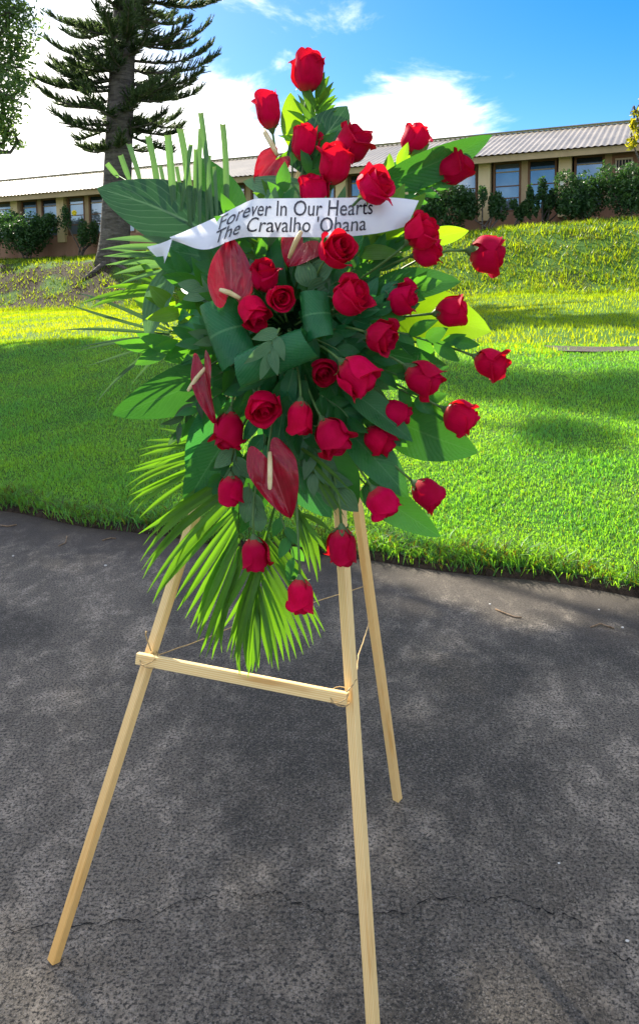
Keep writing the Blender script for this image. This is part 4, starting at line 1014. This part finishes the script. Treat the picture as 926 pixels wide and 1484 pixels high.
SPR = [
 ('bright-tipped leafy sprig at the left edge of the spray', 320,470,165,90,6,52,24,'lance_lt',.13,.10),
 ('leafy sprig with lit leaf ends below the pale folded leaf', 330,440,148,85,6,50,24,'lance',.14,.11),
 ('leafy sprig pointing left above the large left leaf', 335,500,178,110,7,54,26,'lance',.14,.10),
 ('thin drooping sprig above the bright lower left palm', 300,560,238,80,7,34,10,'palm_dark',.13,.11),
 ('rounded grey-green sprig above the lower left bud', 360,700,-75,50,5,30,24,'euca',.15,.14),
 ('rounded grey-green sprig beside the lowest easel-leg rose', 440,650,-48,80,6,38,32,'euca',.15,.12),
 ('pale glossy sprig draped over the central rolled leaf', 405,475,250,40,5,44,18,'euca',.32,.325),
 ('pale pair of leaves right of the clustered roses', 445,430,70,40,4,42,30,'euca',.24,.22),
 ('leafy sprig right of the open rose below the ribbon', 505,395,30,80,7,44,22,'lance',.19,.14),
 ('leafy sprig below the ribbon end pointing upper right', 540,385,52,60,6,46,24,'lance',.16,.12),
 ('leafy sprig between the two middle right roses', 525,440,15,80,7,44,22,'lance',.17,.12),
 ('leafy sprig pointing right below the bright right leaf', 570,480,-8,90,7,42,20,'lance',.13,.09),
 ('small leafy sprig around the right-hand lower roses', 570,560,-20,80,6,40,20,'lance',.13,.09),
 ('small sprig just above the heart-shaped right rose', 470,500,-20,70,6,40,20,'lance',.20,.16),
 ('sprig hanging beside the hidden right roses', 500,575,-40,80,6,42,20,'lance',.17,.13),
 ('olive sprig under the ribbon pointing to the paired roses', 510,375,40,90,5,56,26,'lance_lt',.19,.15),
 ('leafy sprig rising between the upper roses', 440,270,75,70,6,34,16,'lance',.13,.07),
 ('leafy sprig around the upper right rose stem', 545,270,38,70,6,34,16,'lance_lt',.11,.07),
 ('leafy sprig below the upper right leaf', 575,290,20,70,6,36,16,'lance',.09,.06),
 ('sprig hanging down between the lowest roses', 405,740,-78,90,6,34,16,'lance',.14,.12),
 ('leafy sprig hanging left of the lowest anthurium', 350,630,-110,80,6,36,20,'lance',.15,.12),
 ('leafy sprig between the downward rose and its neighbour', 415,600,-60,70,6,38,18,'lance',.19,.16),
 ('sprig below the side-on anthurium at the left', 330,560,-135,80,7,36,14,'lance',.14,.11),
 ('grey-green sprig under the rose at the left bottom', 340,645,-90,44,4,36,24,'euca',.17,.15),
]
for s in SPR: sprig(*s)
for k in range(30):
    th = k*137.5 % 360; r = rsil(th)*random.uniform(.15, .62); a = R_(th)
    bx, by_ = 420+math.cos(a)*r, 480-math.sin(a)*r
    sprig(where('small leafy sprig', bx+math.cos(a)*40, by_-math.sin(a)*40), bx, by_, th+random.uniform(-25, 25), random.uniform(50, 80), 5, 40, 20, random.choice(['lance', 'lance', 'roll', 'euca']), dome(bx, by_)+.0, dome(bx, by_)+.0, 'lance', 'small sprigs between the roses')

# ---- ribbon with lettering
RT_ = [(246,343),(262,337),(280,329),(300,320),(320,311),(345,298),(368,288),(395,287),(440,286.5),(490,286),(540,285.5),(575,286),(607,290)]
RB_ = [(249,347),(266,353),(284,359.5),(298,361),(312,358),(332,349),(356,343),(395,343),(440,343),(490,343),(540,338.5),(568,333),(590,327)]
RO = [(.155,.155),(.175,.185),(.19,.215),(.20,.225),(.215,.222),(.235,.23),(.25,.245),(.262,.26),(.27,.268),(.268,.268),(.252,.255),(.225,.24),(.20,.20)]
mids = [(a[0]+b[0])/2 for a, b in zip(RT_, RB_)]
def cr(p, i, t):
    n = len(p)-1; g = lambda k: np.array(p[max(0, min(n, k))], dtype=float)
    a, b, c, d = g(i-1), g(i), g(i+1), g(i+2)
    return 0.5*((2*b)+(c-a)*t+(2*a-5*b+4*c-d)*t*t+(3*b-3*c+d-a)*t**3)
def rib(x, tv, extra=0.0):
    i = 0
    while i < len(mids)-2 and mids[i+1] < x: i += 1
    t = (x-mids[i])/(mids[i+1]-mids[i]); t = max(0, min(1, t))
    a, b, o = cr(RT_, i, t), cr(RB_, i, t), cr(RO, i, t)
    px = a*(1-tv)+b*tv; of = o[0]*(1-tv)+o[1]*tv+0.008*math.sin(math.pi*tv)+0.007*math.sin(x*.045)*(tv-.5)+0.0022*math.sin(x*.16+tv*3.0)*(0.3+abs(tv-.5))
    return P(px[0], px[1], of+extra)
v, uv = [], []; nu, nv = 8, 90
for j in range(nv+1):
    x = mids[0]+(mids[-1]-mids[0])*j/nv
    for i in range(nu+1): v.append(rib(x, i/nu)); uv.append((i/nu*.3, j/nv))
ribbon = empty('ribbon', v[len(v)//2], 'white satin ribbon banner with dark lettering across the flowers', 'ribbon')
part('band', v, grid_faces(nu, nv), M['ribbon'], ribbon, None, True, uv)
tl = [((213,357,.12),(250,345,.15)), ((218,363,.125),(248,352,.15)), ((225,370,.12),(245,362,.145)), ((232,377,.12),(241,374,.135)), ((236,382,.12),(238,382,.125))]
v, uv = [], []
for j, (a, b) in enumerate(tl):
    for i in range(5):
        t = i/4; v.append(P(a[0]+(b[0]-a[0])*t, a[1]+(b[1]-a[1])*t+1.5*math.sin(t*3.14), a[2]+(b[2]-a[2])*t+.006*math.sin(t*5+j))); uv.append((t*.2, j/5))
part('tail', v, grid_faces(4, 4), M['ribbon'], ribbon, None, True, uv)
def lettering(body, x0, x1, tbase, tcap):
    cu = bpy.data.curves.new('txt', 'FONT'); cu.body = body; cu.shear = 0.10; cu.offset = 0.003; cu.resolution_u = 3; cu.space_character = 1.0
    ob = bpy.data.objects.new('txt', cu); COL.objects.link(ob); bpy.context.view_layer.update()
    me = bpy.data.meshes.new_from_object(ob.evaluated_get(bpy.context.evaluated_depsgraph_get()))
    vs = [v_.co.copy() for v_ in me.vertices]; fs = [tuple(p.vertices) for p in me.polygons]
    bpy.data.objects.remove(ob); bpy.data.curves.remove(cu); bpy.data.meshes.remove(me)
    xa, xb = min(q.x for q in vs), max(q.x for q in vs); cap = 0.70
    out = [rib(x0+(q.x-xa)/(xb-xa)*(x1-x0), tbase-(q.y/cap)*(tbase-tcap), 0.0016) for q in vs]
    part('lettering', out, fs, M['ink'], ribbon, None, False)
lettering('Forever In Our Hearts', 316, 540, 0.45, 0.05)
lettering("The Cravalho 'Ohana", 314, 529, 0.87, 0.48)

# ---- roses
def petal_mesh(name, Rm, Hh, om, flare, close, tipp, z0, seed):
    rs = random.Random(seed); nu, nv = 10, 9; v, uv = [], []; ph = rs.uniform(0, 6)
    for j in range(nv+1):
        t = j/nv
        for i in range(nu+1):
            a = -1+2*i/nu
            wp = (0.42+0.58*math.sin(min(1, t*1.6)*math.pi/2))*(1-0.10*max(0, t-.7)/.3)
            top = 1-0.17*abs(a)**2.4+tipp*max(0, 1-abs(a)*2.2)
            z = z0+Hh*(1-(1-t)**1.15)*(1-(1-top)*t)
            pr = 0.30+0.70*math.sin(min(1, t*2.5+.06)*math.pi/2)**0.8
            r = Rm*pr*(1-close*max(0, t-.45)**1.6*1.9)
            fl = max(0, t-.74)/.26
            r += flare*fl**2*(0.75+0.35*math.cos(a*3+ph)); z -= flare*0.55*fl**3*(0.6+0.5*abs(a))
            r *= 1+0.045*a+0.018*math.sin(a*5+ph)*t
            g = a*om*wp
            v.append((r*math.cos(g), r*math.sin(g), z)); uv.append((i/nu, t))
    return mesh(name, v, grid_faces(nu, nv), M['petal'+str(seed % 3)], True, uv)
VAR = {}
def build_var(key, spec): VAR[key] = [(petal_mesh('petal', *s[1:], seed=k*9+int(key[-1])+3*len(key)), s[0]) for k, s in enumerate(spec)]
GA = R_(137.5)
def spec_rose(kind):
    sp = []
    if kind == 'bud':
        L = [(.10,.96,R_(165),0,.5,0,.04),(.15,.98,R_(150),0,.45,0,.03),(.20,1.0,R_(135),0,.4,0,.02),(.26,1.02,R_(110),.02,.32,.01,0),(.31,1.02,R_(100),.03,.28,.02,0),(.345,1.0,R_(95),.04,.22,.02,0),(.375,.99,R_(85),.05,.16,.03,0),(.40,.98,R_(82),.07,.12,.03,0),(.42,.97,R_(78),.09,.08,.04,0),(.44,.94,R_(72),.13,.04,.05,0)]
    elif kind == 'cup':
        L = [(.09,.90,R_(165),0,.5,0,.05),(.14,.93,R_(150),0,.45,0,.04),(.19,.96,R_(135),.01,.4,0,.03),(.25,.98,R_(112),.03,.3,.01,.01),(.30,.99,R_(100),.05,.24,.02,0),(.345,.98,R_(92),.07,.18,.02,0),(.39,.97,R_(84),.09,.12,.03,0),(.42,.96,R_(80),.12,.08,.04,0),(.45,.93,R_(76),.15,.05,.06,0),(.475,.90,R_(70),.18,.02,.07,0),(.49,.84,R_(62),.22,0,.08,0)]
    else:
        L = [(.08,.80,R_(165),0,.4,0,.06),(.125,.83,R_(150),0,.4,0,.05),(.175,.86,R_(140),.02,.34,0,.04),(.225,.89,R_(125),.04,.26,0,.03),(.275,.91,R_(112),.06,.2,.01,.02),(.32,.92,R_(100),.08,.14,.02,.01),(.365,.92,R_(90),.11,.08,.03,0),(.41,.91,R_(82),.14,.04,.03,0),(.45,.88,R_(76),.18,0,.05,0),(.475,.84,R_(70),.22,0,.06,0),(.495,.78,R_(64),.26,0,.08,0),(.50,.72,R_(60),.28,0,.06,0)]
    return [(k*GA,)+l for k, l in enumerate(L)]
for key in ('bud', 'cup', 'open'):
    for j_ in range(4):
        rs_ = random.Random(j_*31+len(key)); sp_ = []
        for l in spec_rose(key):
            sp_.append((l[0]+rs_.uniform(-.3, .3), l[1]*rs_.uniform(.93, 1.06), l[2]*rs_.uniform(.93, 1.05), l[3]*rs_.uniform(.88, 1.1), l[4]*rs_.uniform(.25, 1.0), l[5]*rs_.uniform(.7, 1.3), l[6]*rs_.uniform(.4, 1.8), l[7]))
        build_var(key+str(j_), sp_)
def calyx_mesh(seed):
    rs = random.Random(seed); v, f = [], []; n = 10
    prof = [(-.16,.035),(-.13,.06),(-.07,.10),(-.01,.135),(.05,.15)]
    for z_, r_ in prof:
        for k in range(n): g = 6.283*k/n; v.append((r_*math.cos(g), r_*math.sin(g), z_))
    for i in range(len(prof)-1):
        for k in range(n): f.append((i*n+k, i*n+(k+1) % n, (i+1)*n+(k+1) % n, (i+1)*n+k))
    for s in range(5):
        g = 6.283*s/5+rs.uniform(-.2, .2); curl = rs.uniform(-.25, .5); k0 = len(v); ln = rs.uniform(.38, .6)
        for j in range(6):
            t = j/5; r_ = .14+(.30+.1*curl)*t*ln*1.6*(1 if curl > 0.05 else .75); z_ = -.01+ln*(t*.55-curl*1.3*t*t); hw = .085*(1-t)**.8*(0.8+.4*math.sin(t*3))+.004
            for u in (-1, 0, 1):
                v.append((r_*math.cos(g)-u*hw*math.sin(g), r_*math.sin(g)+u*hw*math.cos(g), z_+(.015 if u == 0 else 0)))
        for j in range(5):
            for u in range(2): f.append((k0+j*3+u, k0+j*3+u+1, k0+(j+1)*3+u+1, k0+(j+1)*3+u))
    return mesh('calyx', v, f, M['sepal'], True)
CAL = [calyx_mesh(s) for s in range(4)]
def rose(label, x, y, wpx, hpx, ang, tow, kind, off, stem_to=None, spin=None):
    c = P(x, y, off); m_ = pxm(c); a = R_(ang); tw2 = R_(tow)
    ax = (Vector((math.cos(a), 0, math.sin(a)))*math.cos(tw2)+(CAM-c).normalized()*math.sin(tw2)).normalized()
    wr = {'bud': 0.92, 'cup': 1.08, 'open': 1.22}[kind]; Wm = 1.035*wpx*m_/wr
    hs = (hpx/wpx)*wr/1.0 if tow < 50 else 1.0
    hs = max(.75, min(1.35, hs)); Wm *= random.uniform(.95, 1.07)
    base = c-ax*Wm*hs*0.48
    q = ax.to_track_quat('Z', 'Y')
    sp = random.uniform(0, 6.28) if spin is None else R_(spin)
    root = empty('rose', base, label, 'rose', 'red roses of the spray')
    root.rotation_mode = 'QUATERNION'; root.rotation_quaternion = q @ Quaternion((0, 0, 1), sp); root.scale = (Wm, Wm, Wm*hs)
    for me, g in VAR[kind+str(random.randrange(4))]:
        o = link('petal', me, root); o.rotation_euler = (random.uniform(-.05, .05), random.uniform(-.05, .05), g+random.uniform(-.2, .2)); z_ = random.uniform(.95, 1.05); o.scale = (z_, z_, random.uniform(.96, 1.04))
    link('calyx', random.choice(CAL), root)
    mw = Matrix.Translation(base) @ root.rotation_quaternion.to_matrix().to_4x4() @ Matrix.Diagonal((Wm, Wm, Wm*hs, 1)); inv = mw.inverted()
    e = P(*(stem_to or (420+(x-420)*.25, 475+(y-475)*.25)), max(.03, off-.12))
    s0 = base-ax*Wm*.10; L = (e-s0).length
    pts = [inv @ p for p in bez(s0, s0-ax*L*.35, e.lerp(s0, .35), e, 9)]
    v, f = [], []
    W = bez(s0, s0-ax*L*.35, e.lerp(s0, .35), e, 9); v, f = tube(W, [.0032]+[.0027]*9, 6)
    link('stem', mesh('stem', [inv @ p for p in v], f, M['stem']), root)
    return root
for r in ROSES: rose(*r)
# long visible stem of the right-most rose comes naturally from its curve

# ---- anthuriums
def anthurium(label, bx, by_, tx, ty, wpx, off_b, off_t, sp, roll=0, cup=0.18, arch=.04, stem_from=None, spr=3.9):
    B, T = P(bx, by_, off_b), P(tx, ty, off_t); a, s, n = frame(B, T, roll); L = (T-B).length; W = wpx*pxm(B)
    root = empty('anthurium', B, label, 'anthurium', 'red anthuriums of the spray')
    nu, nv = 14, 14; v, uv = [], []
    for j in range(nv+1):
        t = j/nv; wpf = (0.80+0.20*math.sin(min(1, t*4)*math.pi/2))*max(0.0, 1-t**1.55)**.8 if t < 1 else .01
        for i in range(nu+1):
            u = -1+2*i/nu; au = abs(u)
            back = 0.34*math.sin(math.pi*min(1, au*.86))*(1-t)**2.2
            hw = W*.5*wpf
            v.append(B+a*(L*(t-back))+s*(u*hw)+n*(cup*W*(au**1.5)*(0.35+.65*math.sin(math.pi*min(1, t+.15)))+L*arch*4*t*(1-t)+.016*W*math.sin(au*11-t*9)*(1-t*.5)+.05*W*math.cos(u*2.2+t*4)))
            uv.append((i/nu, t))
    part('spathe', v, grid_faces(nu, nv), M['spathe'], root, None, True, uv)
    s0, s1 = P(*sp[0:3]), P(*sp[3:6]); m_ = pxm(s0); md = (s0+s1)/2+n*.004
    part('spadix', *tube([s0, s0.lerp(md, .5), md, md.lerp(s1, .6), s1.lerp(md, .06), s1], [spr*.7*m_, spr*.95*m_, spr*m_, spr*.95*m_, spr*.7*m_, spr*.2*m_], 9), M['spadix'], root)
    e = P(*(stem_from or (420+(bx-420)*.3, 475+(by_-475)*.3)), max(.03, off_b-.1))
    part('stem', *tube(bez(B-n*.003, B-n*.03-a*.02, e.lerp(B, .3), e, 7), .0028, 6), M['stem'], root)
    return root
anthurium('upper left anthurium with its pinkish spadix pointing at the sky',400,232,370,268,50,.12,.13,(402,224,.135,381,186,.12),18,.16)
anthurium('large veined anthurium left of the clustered roses, tip up',336,420,334,346,72,.275,.215,(348,432,.30,318,419,.305),-8,.12)
anthurium('anthurium with a cream spadix crossing the ribbon',440,353,417,386,70,.235,.24,(419,373,.295,437,334,.325),20,.12)
anthurium('side-on pink-red anthurium at the left edge above the hanging rose',298,535,313,613,44,.235,.225,(301,529,.235,272,567,.24),38,.3,.04,None,3.4)
anthurium('lowest heart-shaped anthurium with hanging cream spadix',390,668,421,751,78,.235,.21,(391,655,.25,391,710,.265),-6,.16)

# ------------------------------------------------------------------ small litter at the road edge
def twig(label, pts, r):
    g = [gnd(x, y)+Vector((0, 0, .004+.003*(i % 2))) for i, (x, y) in enumerate(pts)]
    o = part('twig', *tube(g, r, 5), M['twig'], None, g[0]); tag(o, label, 'twig', 'twigs on the road edge')
twig('pale curved twig lying on the road at the right', [(718,884),(730,890),(745,895),(756,897)], .004)
twig('dark twig by the grass edge at the far right', [(856,910),(870,906),(890,912)], .004)
twig('thin twig lying under the grass edge at the left', [(85,792),(95,788),(97,778)], .004)
twig('short pale twig on the road left of the easel', [(148,784),(160,781),(168,781)], .004)
twig('pale twig at the far left road edge', [(0,762),(12,764),(24,761)], .005)
def pebble(label, x, y, r):
    c = gnd(x, y); v, f = [], []; n = 7; rs = random.Random(x)
    for (z_, k) in ((0, .8), (.45, 1.0), (.8, .6)):
        for i in range(n): g = 6.283*i/n; q = rs.uniform(.8, 1.2)*k*r; v.append(c+Vector((math.cos(g)*q*1.2, math.sin(g)*q, z_*r)))
    for j in range(2):
        for i in range(n): f.append((j*n+i, j*n+(i+1) % n, (j+1)*n+(i+1) % n, (j+1)*n+i))
    f.append(tuple(2*n+i for i in range(n)))
    o = part('pebble', v, f, M['stone'], None, c); tag(o, label, 'pebble', 'pale pebbles on the road')
for (x, y, r, l) in [(710,876,.005,'white pebble near the pale twig'),(868,884,.005,'white pebble at the grass edge on the right'),(902,910,.006,'tiny white pebble at the right edge of the road'),(810,1252,.003,'white pebble on the open road at right'),(909,1365,.004,'pale chip on the road near the lower right edge'),(19,806,.007,'white pebble on the road at the far left'),(153,820,.007,'white pebble on the road left of the easel leg')]:
    pebble(l, x, y, r)
